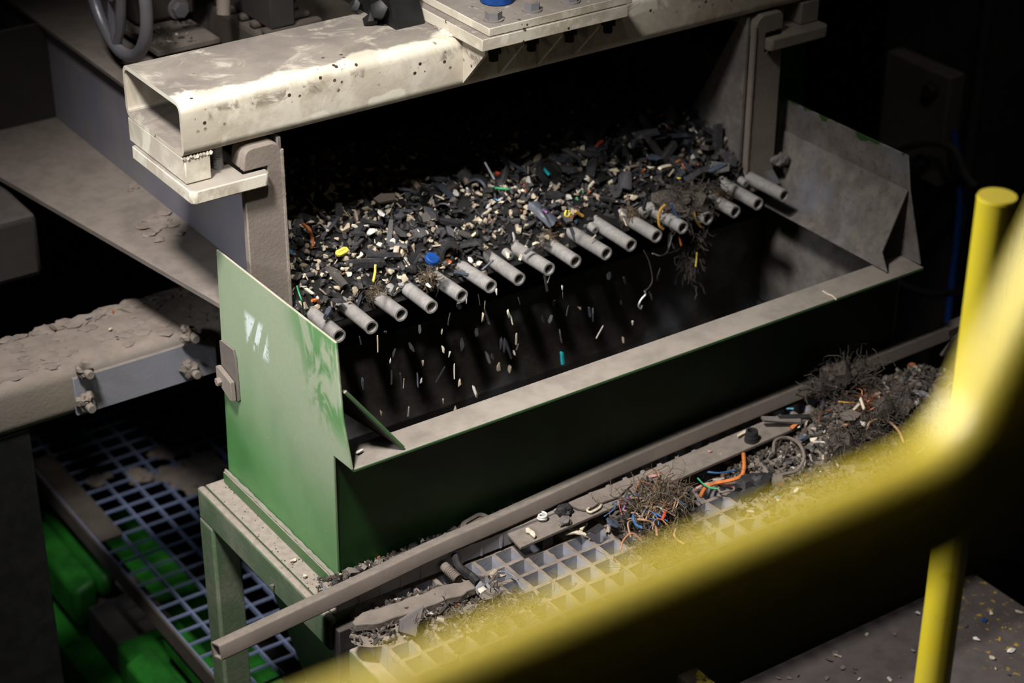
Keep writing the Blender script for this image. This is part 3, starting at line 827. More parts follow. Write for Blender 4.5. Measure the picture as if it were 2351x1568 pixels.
pf = thing('platform', 'dark dusty platform plate in the bottom corner with chipped yellow edges', 'platform', (.6, -.8, ZP - .1))
MB().box(-.1, ec2.x, -3.2, ec.y, ZP - .006, ZP).build('deck_plate', M_DECK, pf, .001)
MB().box(-.1, ec2.x, ec.y - .05, ec.y - .006, ZP - .10, ZP - .0062).build('edge_beam', M_DARK, pf)
ya = spot(1640, 1560, ZP + .02)
yb_ = MB().box(ya.x - .045, ya.x - .005, ya.y - .30, ya.y + .045, ZP + .0, ZP + .02); yb_.box(ya.x - .045, ya.x - .039, ya.y - .30, ya.y + .045, ZP - .08, ZP)
tag(yb_.build('edge_angle', M_YCHIP, origin=(ya.x, ya.y - .1, ZP)), 'chipped yellow steel angle peeking out under the handrail at the bottom', 'steel angle')

# ------------------------------------------------------------------ scrap and litter
def chip_pts(r, kind):
    if kind == 'shard':          # flat angular splinter
        n = r.randint(4, 7); L = 1.0; W = r.uniform(.35, .75); T = r.uniform(.10, .22); pts = []
        for k in range(n):
            a = 2 * PI * (k + r.uniform(-.3, .3)) / n
            x, y = L * math.cos(a) * r.uniform(.75, 1), W * math.sin(a) * r.uniform(.7, 1)
            b = r.uniform(-.08, .08)
            pts += [(x, y, T * r.uniform(.6, 1) + b), (x * r.uniform(.85, 1), y * r.uniform(.85, 1), -T + b)]
        return pts
    if kind == 'strip':          # long piece
        W = r.uniform(.16, .30); T = r.uniform(.10, .2)
        return [(x + r.uniform(-.12, .12), sy * W * r.uniform(.7, 1), sz * T * r.uniform(.7, 1)) for x in (-1, 1) for sy in (-1, 1) for sz in (-1, 1)] + [(r.uniform(-.3, .3), W, T * 1.2), (r.uniform(-.3, .3), -W * 1.1, T)]
    n = r.randint(9, 14)         # granule
    sq = (1, r.uniform(.6, .9), r.uniform(.45, .75)); pts = []
    for k in range(n):
        v = Vector((r.gauss(0, 1), r.gauss(0, 1), r.gauss(0, 1))).normalized() * r.uniform(.75, 1)
        pts.append((v.x * sq[0], v.y * sq[1], v.z * sq[2]))
    return pts


def hull(pts):
    bm = bmesh.new()
    for p in pts: bm.verts.new(p)
    res = bmesh.ops.convex_hull(bm, input=bm.verts)
    bmesh.ops.delete(bm, geom=list({g for g in res['geom_interior'] + res['geom_unused'] if isinstance(g, bmesh.types.BMVert)}), context='VERTS')
    bmesh.ops.dissolve_limit(bm, angle_limit=.12, verts=bm.verts, edges=bm.edges)
    bm.verts.index_update()
    vs = [v.co.copy() for v in bm.verts]; fs = [tuple(v.index for v in f.verts) for f in bm.faces]; bm.free()
    return vs, fs


def curl_mesh(r):                # bent piece of sheet or split hose
    R = 1.0; t = r.uniform(.14, .24); L = r.uniform(.7, 1.4); a0, a1 = 0, r.uniform(1.6, 3.6); n = 8; vs = []; fs = []
    for i in range(n + 1):
        a = a0 + (a1 - a0) * i / n
        for rr in (R, R - t):
            for x in (-L, L): vs.append(Vector((x * (1 + .1 * math.sin(a * 3)), rr * math.cos(a), rr * math.sin(a) - .4)) * .7)
    for i in range(n):
        o_ = i * 4; p_ = o_ + 4
        fs += [(o_, o_ + 1, p_ + 1, p_), (o_ + 2, p_ + 2, p_ + 3, o_ + 3), (o_, p_, p_ + 2, o_ + 2), (o_ + 1, o_ + 3, p_ + 3, p_ + 1)]
    fs += [(0, 2, 3, 1), (n * 4, n * 4 + 1, n * 4 + 3, n * 4 + 2)]
    return vs, fs


rv = random.Random(21)
V_SHARD = [hull(chip_pts(rv, 'shard')) for _ in range(16)]; V_STRIP = [hull(chip_pts(rv, 'strip')) for _ in range(8)]
V_GRAN = [hull(chip_pts(rv, 'gran')) for _ in range(16)]; V_CURL = [curl_mesh(rv) for _ in range(5)]


def protos(name, variants, mat, smooth=False):
    out = []
    for vs, fs in variants:
        m = MB(); m.add(vs, fs, smooth); me = m.mesh(name); me.materials.append(mat); out.append(me)
    return out


def rrot(r, tilt):
    return Euler((r.gauss(0, tilt), r.gauss(0, tilt), r.uniform(0, 2 * PI)), 'XYZ')


def put(name, me, loc, rot, scale):
    o = bpy.data.objects.new(name, me); COL.objects.link(o)
    o.location = loc; o.rotation_euler = rot
    o.scale = scale if isinstance(scale, (tuple, list)) else (scale,) * 3
    return o


def stuff(name, label, cat, variants, mat, places, seed, extra=None):
    """places: (position, size, tilt) of many small fragments kept as one uncountable mass"""
    r = random.Random(seed); m = MB()
    for p, s_, tilt in places:
        vs, fs = r.choice(variants); R = rrot(r, tilt).to_matrix()
        k = Vector((1, r.uniform(.8, 1.2), r.uniform(.8, 1.2))) * s_
        m.add([Vector(p) + R @ Vector((v.x * k.x, v.y * k.y, v.z * k.z)) for v in vs], fs)
    if extra: extra(m)
    me = bpy.data.meshes.new(name); o_ = Vector(places[0][0])
    me.from_pydata([Vector(q) - o_ for q in m.v], [], m.f)
    me.polygons.foreach_set('material_index', m.m); me.polygons.foreach_set('use_smooth', m.s); me.update()
    for q in (mat if isinstance(mat, (list, tuple)) else [mat]): me.materials.append(q)
    ob = bpy.data.objects.new(name, me); COL.objects.link(ob); ob.location = o_
    return tag(ob, label, cat, kind='stuff')


# --- the bed of shredded scrap on the feeder tray
def bed(x, y):
    """top of the scrap on the tray"""
    base = .309 + (y - .322) * .025 if y > .322 else .2745 + (max(y, .283) - .283) * .885
    t = .052 * min(1, max(0, (y - .300) / .10)) ** .8
    if x < .50: t = max(t, .032 * min(1, max(0, (y - .284) / .04)) * min(1, (.56 - x) / .16))
    t += .012 * mnoise.noise(Vector((x * 9, y * 9, 2))) * min(1, t / .03)
    t += .012 * max(0, 1 - abs(x - .95) / .15) * max(0, min(1, (y - .40) / .1))
    return base + max(0, t), t


bedm = MB(); nx, ny = 96, 60
gv = [[(.106 + .955 * i / nx, .283 + (1.55 - .283) * (j / ny) ** 1.4) for i in range(nx + 1)] for j in range(ny + 1)]
vs = []
for row in gv:
    for x, y in row:
        z, t = bed(x, y); vs.append((x, y, min(z - .006, z - .004) if t > .004 else (.300 if y > .322 else .2735 + (y - .283) * .885)))
fs = [(j * (nx + 1) + i, j * (nx + 1) + i + 1, (j + 1) * (nx + 1) + i + 1, (j + 1) * (nx + 1) + i) for j in range(ny) for i in range(nx)]
r = random.Random(5); places = []
for k in range(5200):
    x = r.uniform(.110, 1.056); y = .284 + (r.random() ** 1.3) * .42
    z, t = bed(x, y)
    if t < .006 and r.random() > .06: continue
    s_ = r.uniform(.0035, .0085) if r.random() < .8 else r.uniform(.008, .012)
    places.append(((x, y, z + r.uniform(-.004, .003)), s_, .7))
left = [p for p in places if p[0][0] < .72 + r.uniform(-.18, .12)]; lset = set(map(id, left)); right = [p for p in places if id(p) not in lset]
def bed_extra(m): m.add(vs, fs, True, 1)
stuff('shredded_scrap', 'bed of fine mixed black and beige scrap fragments covering the feeder tray, left half', 'scrap', V_GRAN + V_SHARD[:6] + V_STRIP[:4], [M_FINE, M_BLACK], left, 11, bed_extra)
stuff('shredded_scrap', 'bed of fine mostly black scrap fragments on the right half of the feeder tray', 'scrap', V_GRAN[:8] + V_SHARD[:8] + V_STRIP[:4], [M_FINED], right, 12)

KEEP = [spot(a, b_, .362) for a, b_ in ((785, 578), (992, 594), (1256, 395), (1146, 433), (1193, 446), (1142, 398), (1376, 330), (1125, 395), (705, 525), (718, 560), (726, 692), (688, 690), (860, 627), (1245, 478), (1302, 490), (1330, 491), (882, 456), (840, 476), (876, 489), (851, 533), (1136, 453), (1118, 461), (1157, 492), (1527, 383), (1494, 383), (1347, 408), (1559, 408), (1502, 362), (1648, 385), (1560, 375))]
def clear(x, y, d): return all((x - p.x) ** 2 + (y + .012 - p.y) ** 2 > d * d for p in KEEP)
P_SHARD = protos('plastic_shard', V_SHARD + V_STRIP + V_CURL + V_STRIP[:4], M_SHARD)
P_PALE = protos('pale_fragment', V_GRAN + V_STRIP[:3] + V_SHARD[:3], M_PALE)
r = random.Random(8); n = 0; pts = []
while n < 290:
    x = r.uniform(.118, 1.048); y = .285 + r.random() ** 1.15 * .31
    z, t = bed(x, y)
    if t < .010 or not clear(x, y, .022): continue
    if n % 3 and any((x - a) ** 2 + (y - b_) ** 2 < .00022 for a, b_ in pts): continue
    pts.append((x, y)); big = (r.uniform(.011, .019) if r.random() < .62 else r.uniform(.019, .029)) * (1 + .40 * max(0, (x - .45)) / .6)
    o = put('plastic_shard', r.choice(P_SHARD), (x, y, z + .003 + r.uniform(0, .005)), rrot(r, .45), (big, big * r.uniform(.7, 1.1), big * r.uniform(.7, 1.2)))
    tag(o, 'black or charcoal plastic shard in the mixed scrap bed on the feeder tray', 'plastic shard', 'black plastic shards on the feeder tray'); n += 1
n = 0
while n < 270:
    x = .118 + r.random() ** 1.35 * .92; y = .285 + r.random() ** 1.1 * .30
    z, t = bed(x, y)
    if t < .010 or not clear(x, y, .014): continue
    s_ = r.uniform(.0048, .0100) if r.random() < .72 else r.uniform(.010, .0150)
    o = put('pale_fragment', r.choice(P_PALE), (x, y, z + .004 + r.uniform(0, .004)), rrot(r, .6), s_)
    tag(o, 'pale beige or tan fragment lying among the black shards on the feeder tray', 'fragment', 'pale fragments on the feeder tray'); n += 1


def onbed(px, py, dz=.008):
    dz += .009
    p = spot(px, py, .345)
    for _ in range(4): p = spot(px, py, bed(p.x, p.y)[0] + dz)
    return p


def piece(name, label, cat, variants, mat, p, size, rot, k=0, smooth=False):
    vs_, fs_ = variants[k % len(variants)]; m = MB(); m.add(vs_, fs_, smooth); me = m.mesh(name); me.materials.append(mat)
    return tag(put(name, me, p, Euler(rot), size), label, cat)


def wire(name, label, pts, rad, mat, cat='wire'):
    P = catmull(pts, 6); return tag(MB().tube(P, rad, 7).build(name, mat, origin=P[0]), label, cat)


# standout pieces on the tray
p = onbed(785, 578)
m = MB(); lo = rrect((-.0125, -.0062), (.0125, .0062), .006, 5); m.prism([(a, b_, -.003) for a, b_ in lo], (0, 0, .006))
yc = m.build('plastic_tag', C_YEL, origin=(0, 0, 0), bevel=.0015); yc.location = p; yc.rotation_euler = (.35, -.1, .15)
tag(yc, 'yellow rounded plastic tag with a pressed groove on the left of the scrap bed', 'plastic tag')
MB().box(-.007, .007, -.0008, .0008, .0029, .0034).build('groove', C_WYEL, yc, origin=(0, 0, 0))
p = onbed(992, 594, .010); m = MB().cyl((0, 0, -.004), (0, 0, .004), .0125, 20, .0115); o = m.build('blue_stopper', C_BLUE, origin=(0, 0, 0), bevel=.0015); o.location = p; o.rotation_euler = (.5, .2, 0)
tag(o, 'deep blue plastic cap near the front lip, left of centre', 'plastic cap')
piece('plastic_chip', 'bright teal leaf-shaped plastic chip near the back of the scrap bed', 'plastic chip', V_SHARD, C_TEAL, onbed(1256, 395, .018), (.021, .019, .014), (.75, .1, 1.2), 3)
p = onbed(1262, 390, .006); m = MB().cyl((0, 0, -.006), (0, 0, .004), .024, 24); m.pipe((0, 0, .004), (0, 0, .008), .024, .020, 24)
o = m.build('rubber_disc', C_RUB, origin=(0, 0, 0)); o.location = p - Vector((0, -.004, .006)); o.rotation_euler = (.8, .1, .3); tag(o, 'round black rubber disc behind the teal chip', 'rubber disc')
piece('plastic_strip', 'bright green plastic strip near the back of the scrap bed', 'plastic strip', V_STRIP, C_GREEN, onbed(1146, 433, .012), (.017, .013, .010), (.2, .2, -.35), 1)
piece('plastic_chip', 'dark teal rounded chip just right of the green strip', 'plastic chip', V_GRAN, C_TEAL, onbed(1193, 446), .008, (.2, .1, .5), 2)
piece('plastic_chip', 'small red chip beside the thin metal rod on the scrap bed', 'plastic chip', V_GRAN, C_RED, onbed(1142, 398, .012), .0085, (.3, 0, 1), 5)
piece('plastic_chip', 'red chip at the very back of the scrap bed, right of centre', 'plastic chip', V_STRIP, C_RED, onbed(1376, 330, .010), (.013, .010, .010), (.2, 0, .5), 3)
a = onbed(1135, 412, .006); b_ = onbed(1113, 372, .035); o = MB().tube([a, b_], .0021, 7).build('metal_rod', C_ALU, origin=a); tag(o, 'thin bright metal rod sticking up at the back of the scrap bed', 'rod')
wire('orange_wire', 'curved orange wire at the left end of the scrap bed', [onbed(696, 515, .014), onbed(709, 525, .022), onbed(716, 545, .018), onbed(719, 570, .010)], .0030, C_ORANGE)
wire('orange_wire', 'short orange wire above the leftmost tubes', [onbed(716, 690, .014), onbed(727, 689, .018), onbed(735, 696, .014)], .0026, C_ORANGE)
wire('green_wire', 'thin mint green wire curling over the green panel edge', [onbed(682, 657, .02), onbed(686, 672, .026), onbed(694, 695, .024), onbed(697, 722, .022)], .0013, C_GREEN)
wire('yellow_wire', 'short bent yellow wire near the third tube', [onbed(862, 608, .014), onbed(861, 625, .016), onbed(857, 646, .012)], .0022, C_YEL)
wire('purple_wire', 'bent purple wire in the middle of the scrap bed', [onbed(1233, 466, .012), onbed(1240, 478, .016), onbed(1252, 486, .012), onbed(1258, 489, .01)], .0022, C_PURP)
wire('yellow_loop', 'open yellow wire loop by the front lip', [onbed(1300, 483, .014), onbed(1297, 493, .018), onbed(1303, 498, .016), onbed(1308, 490, .016), onbed(1306, 483, .014)], .0018, C_YEL)
wire('orange_strip', 'small orange strip right of the yellow loop', [onbed(1321, 485, .012), onbed(1330, 491, .013), onbed(1338, 496, .01)], .0030, C_WYEL)
piece('plastic_chip', 'large pale slab at the back left of the scrap bed', 'chip', V_SHARD, C_STONE, onbed(882, 456, .010), (.032, .020, .016), (.25, .1, .2), 2)
piece('stone', 'large cream stone at the back left beside the pale slab', 'stone', V_GRAN, C_CREAM, onbed(840, 476, .010), .0125, (.2, .4, .3), 4)
piece('plastic_chip', 'white triangular chip below the pale slab', 'chip', V_SHARD, C_WHITE, onbed(876, 489, .012), (.017, .016, .014), (.6, .2, 1.2), 6)
piece('plastic_chip', 'white triangular chip left of centre in the scrap bed', 'chip', V_SHARD, C_WHITE, onbed(851, 533, .012), (.017, .017, .014), (.6, .1, .6), 9)
piece('stone', 'white pitted stone beside the cream bone-shaped chip', 'stone', V_GRAN, C_WHITE, onbed(1136, 453, .010), .0125, (.5, .4, .3), 7)
piece('plastic_chip', 'cream bone-shaped chip beside the white pitted stone', 'chip', V_STRIP, C_CREAM, onbed(1118, 461, .010), (.016, .014, .010), (.2, .2, -.4), 6)
piece('hose_piece', 'thick black hose piece lying in the middle of the scrap bed', 'hose piece', V_CURL, C_RUB, onbed(1157, 492, .012), (.022, .015, .015), (1.2, .2, .6), 1)
piece('plastic_chip', 'cream elongated chip near the far upright', 'chip', V_STRIP, C_CREAM, onbed(1527, 383, .012), (.018, .016, .012), (.1, .2, .3), 2)
piece('plastic_chip', 'cream chip just left of the elongated cream chip', 'chip', V_GRAN, C_CREAM, onbed(1494, 383, .012), .0095, (.1, .2, .3), 3)
piece('plastic_chip', 'long tan splinter right of the black disc', 'splinter', V_STRIP, C_CREAM, onbed(1347, 408, .012), (.024, .010, .009), (.1, .2, -.35), 4)
piece('plastic_chip', 'small yellow chip near the front lip below the far upright', 'plastic chip', V_GRAN, C_YEL, onbed(1559, 408, .012), .0062, (.1, .2, .3), 3)
piece('plastic_chip', 'tan half-round tube piece at the far back corner of the scrap bed', 'tube piece', V_CURL, C_TAN, onbed(1530, 295, .012), .014, (.9, .5, .3), 2)
piece('plastic_chip', 'navy blue flat piece below the cream chips, left of the far upright', 'plastic chip', V_SHARD, C_BLUE if False else C_DBLUE, onbed(1502, 362, .010), (.022, .018, .012), (.3, .2, .2), 5)
piece('black_slab', 'long dark blue-grey slab lying against the far upright', 'slab', V_STRIP, C_DBLUE, onbed(1648, 385, .010), (.030, .020, .016), (.1, .1, .35), 5)
wire('orange_wire', 'thin copper-orange wire curls right of the cream chips', [onbed(1552, 372, .016), onbed(1562, 368, .022), onbed(1567, 378, .018), onbed(1571, 386, .01)], .0014, C_ORANGE)

# scrap lying between the first tubes and tangled on them
r = random.Random(31); n = 0
for (px, py, sz, k) in ((762, 655, .016, 0), (775, 690, .018, 1), (742, 660, .018, 2), (790, 640, .014, 3), (705, 640, .014, 4), (720, 660, .016, 5), (752, 720, .017, 6), (820, 655, .013, 7), (700, 600, .018, 8), (735, 585, .016, 9), (680, 570, .017, 10), (690, 545, .015, 11), (905, 665, .011, 12), (1120, 608, .012, 13), (1215, 575, .010, 14), (1060, 628, .012, 15), (1400, 495, .011, 16), (1480, 470, .014, 17)):
    p = spot(px, py, .315)
    o = put('plastic_shard', r.choice(P_SHARD), p, rrot(r, .8), (sz, sz * .9, sz * .9))
    tag(o, 'black plastic shard tumbling over the front lip between the finger tubes', 'plastic shard', 'black shards tumbling over the front lip')
for px, py, sz in ((868, 632, .007), (800, 690, .008), (1010, 640, .010), (985, 655, .008), (1140, 545, .009), (1195, 590, .010), (1165, 585, .008), (1230, 560, .008), (1255, 545, .009), (1290, 540, .007), (838, 655, .006), (1345, 520, .008), (1362, 545, .007), (1435, 510, .008), (1500, 460, .009), (1520, 480, .007), (930, 640, .009), (1080, 600, .009)):
    p = spot(px, py, .312)
    o = put('pale_fragment', r.choice(P_PALE), p, rrot(r, .8), sz)
    tag(o, 'pale fragment bouncing over the front lip between the finger tubes', 'fragment', 'pale fragments bouncing over the front lip')

for k in range(58):
    x = r.uniform(.115, .50) if k % 4 else r.uniform(.5, .9); y = r.uniform(.270, .322)
    zl = .2755 + (y - .283) * .85 + .010 if y < .322 else .318
    if k % 5 < 3:
        s_ = r.uniform(.008, .0165); o = put('plastic_shard', r.choice(P_SHARD), (x, y, max(zl, .292) + r.uniform(0, .012)), rrot(r, .5), (s_, s_ * .9, s_))
        tag(o, 'black plastic shard tumbling over the front lip between the finger tubes', 'plastic shard', 'black shards tumbling over the front lip')
    else:
        s_ = r.uniform(.0045, .009); o = put('pale_fragment', r.choice(P_PALE), (x, y, max(zl, .292) + r.uniform(0, .014)), rrot(r, .6), s_)
        tag(o, 'pale fragment bouncing over the front lip between the finger tubes', 'fragment', 'pale fragments bouncing over the front lip')

# --- fragments dropping into the hopper
r = random.Random(44)
P_FALL = protos('falling_fragment', V_GRAN[:8] + V_STRIP[:4], M_PALE); P_FALLD = protos('falling_shard', V_SHARD[:8] + V_STRIP[:4], M_SHARD)
for px, py, sz, ang in ((867, 790, .011, 0), (896, 828, .005, .3), (971, 832, .006, .1), (1043, 852, .010, 0), (1017, 802, .007, .2), (1032, 812, .006, .4), (1145, 843, .010, .1), (1170, 848, .008, 0), (1090, 900, .010, .4), (1055, 880, .008, .1), (1185, 778, .008, .1), (1175, 735, .006, .2), (1168, 720, .010, .3), (1108, 728, .009, 0), (1113, 700, .006, .1), (1015, 760, .006, .2), (1377, 762, .009, -.7), (1430, 780, .007, .1), (1330, 705, .008, .3), (1290, 662, .006, .2), (1452, 740, .006, .3), (927, 880, .007, .1), (875, 945, .007, .1), (938, 945, .007, .1), (967, 875, .006, .2), (885, 760, .006, .2), (1180, 810, .006, .2), (1070, 690, .006, .1), (1140, 670, .007, .2), (1260, 640, .006, .3), (1045, 940, .006, .2), (1018, 920, .006, .1)):
    p = spot_y(px, py, r.uniform(.10, .22))
    o = put('falling_fragment', r.choice(P_FALL), p, (r.uniform(-.4, .4), PI / 2 + ang, r.uniform(0, 6)), (sz * 1.35, sz * .62, sz * .62))
    tag(o, 'pale tan fragment falling through the dark hopper below the tubes', 'fragment', 'pale fragments falling into the hopper')
for k in range(36):
    px = r.uniform(820, 1520); py = 770 - (px - 820) * .30 + r.uniform(0, 150)
    p = spot_y(px, py, r.uniform(.10, .25)); sz = r.uniform(.006, .013)
    o = put('falling_shard', r.choice(P_FALLD), p, (r.uniform(-.6, .6), PI / 2 + r.uniform(-.5, .5), r.uniform(0, 6)), (sz * 1.3, sz * .7, sz * .7))
    tag(o, 'dark shard falling through the hopper, hardly seen against its back wall', 'plastic shard', 'dark shards falling into the hopper')
piece('falling_chip', 'teal green chip falling in the middle of the hopper', 'plastic chip', V_STRIP, C_TEAL, spot_y(1291, 822, .16), (.0125, .014, .012), (.2, 1.45, .3), 2)
wire('metal_hook', 'small bright S-shaped metal hook dangling on a thread below the tubes', [spot_y(x, y, .20) for x, y in ((1480, 668), (1482, 676), (1474, 685), (1469, 693), (1466, 703), (1471, 709), (1474, 701))], .0016, C_ALU, 'hook')
wire('dark_thread', 'thin dark thread hanging from the tubes and holding the metal hook', [spot_y(x, y, .20) for x, y in ((1478, 575), (1490, 600), (1498, 640), (1490, 660), (1480, 668))], .0010, M_FUZZ, 'thread')


# --- tangles of fibre and wire
def tangle(name, label, centre, radii, strands, mat, seed, rad=.0007, length=.05, lumps=0, droop=0.0, cat='fibre tangle'):
    r = random.Random(seed); m = MB(); c = Vector(centre)
    for k in range(strands):
        v = Vector((r.gauss(0, .5), r.gauss(0, .5), r.gauss(0, .5)))
        p = c + Vector((v.x * radii[0], v.y * radii[1], v.z * radii[2])); d = Vector((r.gauss(0, 1), r.gauss(0, 1), r.gauss(0, .6))).normalized()
        P = [p]
        for q in range(5):
            d = (d + Vector((r.gauss(0, .6), r.gauss(0, .6), r.gauss(0, .5) - droop))).normalized(); p = p + d * length / 5 * r.uniform(.6, 1.3); P.append(p)
        m.tube(P, rad * r.uniform(.6, 1.5), 3)
    for k in range(lumps):
        v = Vector((r.gauss(0, .38), r.gauss(0, .38), r.gauss(0, .38)))
        m.lump(c + Vector((v.x * radii[0], v.y * radii[1], v.z * radii[2])), r.uniform(.12, .3) * min(radii[0], .05) * 1.6, k + seed, .8, 2)
    return tag(m.build(name, mat, origin=centre), label, cat, kind='stuff')


cA = spot_y(1575, 470, .255)
tangle('fibre_tangle', 'dark hairy clump of fibres caught on the tubes near the far end', cA, (.045, .030, .035), 420, M_FUZZ, 3, .0006, .045, 16, .25)
cB = spot_y(1588, 560, .245)
tangle('fibre_tangle', 'hairy tail of fibre hanging below the clump on the tubes', cB, (.016, .014, .060), 300, M_FUZZ, 4, .0006, .035, 10, .5)
wire('blue_wire', 'blue wire hanging across the fibre clump on the tubes', [spot_y(x, y, .225) for x, y in ((1540, 468), (1548, 485), (1560, 505), (1566, 518), (1570, 527))], .0017, C_WBLUE)
wire('ochre_wire', 'thick ochre wire bent down in front of a tube beside the fibre clump', [spot_y(x, y, .222) for x, y in ((1527, 470), (1516, 482), (1512, 500), (1514, 518), (1522, 526))], .0025, C_WYEL)
wire('ochre_wire', 'ochre wire curving down the right side of the fibre clump', [spot_y(x, y, .222) for x, y in ((1594, 487), (1597, 502), (1603, 514), (1609, 522))], .0020, C_WYEL)
wire('yellow_wire', 'thin yellow wire at the tip of the hanging fibre tail', [spot_y(x, y, .225) for x, y in ((1600, 580), (1599, 595), (1597, 612))], .0013, C_YEL)
wire('orange_wire', 'short orange wire below the fibre clump', [spot_y(x, y, .225) for x, y in ((1559, 539), (1561, 550), (1564, 563))], .0018, C_ORANGE)
wire('grey_wire', 'looping grey wire drooping from the fibre clump', [spot_y(x, y, .225) for x, y in ((1543, 540), (1538, 560), (1530, 580), (1515, 587), (1498, 582))], .0012, C_GREY)
for k, (px, py) in enumerate(((1258, 545), (1450, 492), (1652, 445), (862, 668), (985, 640))):
    c = spot(px, py, .303); o = tangle('fibre_tuft', 'small tuft of fibre wound round the root of a finger tube', c, (.014, .012, .012), 110, M_FUZZ2, 50 + k, .0005, .022, 5, .3, 'fibre tuft')
    o['label'] = ['tan fibre tuft wound round the root of the tube right of centre', 'brown fibre tuft beside the small end stud', 'frayed tan tuft on the second tube from the far end', 'frayed tuft on the third tube from the green panel', 'light straw tuft on the fifth tube from the green panel'][k]


# --- litter on the gratings
GZ = -.030
def pile(px, py, z): return spot(px, py, z)


def mound(name, label, centre, rx, ry, h, count, variants, mat, seed, smin=.003, smax=.010, core=True):
    r = random.Random(seed); pl = []; c = Vector(centre)
    for k in range(count):
        a = r.uniform(0, 2 * PI); q = math.sqrt(r.random()); x = rx * q * math.cos(a); y = ry * q * math.sin(a)
        zz = h * (1 - q * q) * (1 + .5 * mnoise.noise(Vector((x * 30 + seed, y * 30, 1))))
        pl.append((c + Vector((x, y, zz + r.uniform(-.003, .003))), r.uniform(smin, smax), .7))
    def ex(m):
        n_ = 22; vs_ = [c + Vector((0, 0, h - .004))]; fs_ = []
        for ring_ in range(1, 7):
            q = ring_ / 6
            for i in range(n_):
                a = 2 * PI * i / n_; x = rx * q * math.cos(a); y = ry * q * math.sin(a)
                zz = h * (1 - q * q) * (1 + .5 * mnoise.noise(Vector((x * 30 + seed, y * 30, 1)))) - .004
                vs_.append(c + Vector((x, y, zz)))
        for i in range(n_): fs_.append((0, 1 + i, 1 + (i + 1) % n_))
        for ring_ in range(5):
            b0_ = 1 + ring_ * n_
            for i in range(n_): fs_.append((b0_ + i, b0_ + n_ + i, b0_ + n_ + (i + 1) % n_, b0_ + (i + 1) % n_))
        m.add(vs_, fs_, True, 1)
    return stuff(name, label, 'litter', variants, [mat, M_CAKE], pl, seed, ex if core else None)


VL = V_GRAN + V_SHARD[:8] + V_STRIP[:6]
mound('litter_heap', 'large heap of dusty scrap, fibre and wire at the far end of the front grating', pile(1985, 965, GZ + .02), .165, .075, .050, 900, VL, M_GRIT, 71, .003, .010)
mound('litter_heap', 'front slope of the far heap running down under the blurred rail', pile(1990, 1050, GZ + .004), .17, .065, .030, 520, VL, M_GRIT, 78, .003, .010)
mound('litter_heap', 'far part of the dusty heap reaching behind the yellow post', pile(2120, 915, GZ + .02), .10, .085, .050, 420, VL, M_GRIT, 72, .003, .010)
mound('litter_heap', 'near tail of the dusty heap by the orange cable', pile(1770, 1060, GZ + .004), .105, .055, .020, 420, VL, M_GRIT, 73, .003, .009)
mound('litter_heap', 'low heap of wires, chips and dust in the middle of the front grating', pile(1490, 1165, GZ + .005), .085, .060, .034, 430, VL, M_GRIT, 74, .003, .009)
mound('litter_heap', 'dusty grit under the flat slab at the near corner of the grating', pile(955, 1410, GZ + .002), .115, .050, .012, 380, VL, M_GRIT, 75, .003, .009)
mound('litter_heap', 'dusty scatter half hidden behind the blurred yellow rail', pile(1130, 1410, GZ + .002), .09, .035, .006, 110, VL, M_GRIT, 76, .003, .008, False)
mound('litter_heap', 'dusty scatter on the front grating behind the rail, right of centre', pile(1850, 1115, GZ + .004), .15, .055, .014, 460, VL, M_GRIT, 77, .003, .010)
pl = []; r = random.Random(81)
for k in range(420):
    px = r.uniform(745, 1260); t = (px - 745) / 515; py = 1338 - t * 208 + r.uniform(-16, 8); p = spot(px, py, .010)
    if p.y > -.004: p.y = -.004 - r.random() * .012
    pl.append((p, r.uniform(.0025, .007) if r.random() < .85 else r.uniform(.006, .010), .6))
stuff('litter', 'line of dusty grit on the narrow grating along the foot of the hopper', 'litter', VL, M_GRIT, pl, 82)

tangle('fibre_tangle', 'dark bristly fibre mat at the top of the far litter heap beside the square bar', pile(1935, 870, GZ + .085), (.060, .035, .025), 420, M_FUZZ, 91, .0007, .05, 8)
tangle('fibre_tangle', 'black bristly fibre pad in the front of the far litter heap', pile(1960, 1010, GZ + .055), (.045, .030, .018), 380, M_FUZZ, 92, .0007, .035, 6)
tangle('fibre_tangle', 'brown copper-flecked fibre tangle in the middle litter heap', pile(1510, 1150, GZ + .045), (.060, .040, .020), 260, M_FUZZ2, 93, .0006, .05, 0)
tangle('fibre_tangle', 'straw coloured fibre tangle on the grating behind the blurred rail', pile(1520, 1250, GZ + .012), (.075, .040, .010), 300, M_FUZZ2, 94, .0006, .05, 0)
tangle('fibre_tangle', 'grey brown fibre in the middle of the far heap', pile(2050, 950, GZ + .07), (.075, .05, .020), 300, M_FUZZ, 95, .0007, .05, 4)
tangle('copper_tangle', 'fine copper strands glinting in the far litter heap', pile(1990, 925, GZ + .075), (.030, .022, .010), 60, M_COPPER, 96, .0006, .03, 0, 0, 'copper strands')
tangle('fibre_tangle', 'sparse dry fibre strewn behind the rail at the near end', pile(1120, 1415, GZ + .012), (.11, .05, .008), 160, M_FUZZ2, 97, .0006, .045, 0)

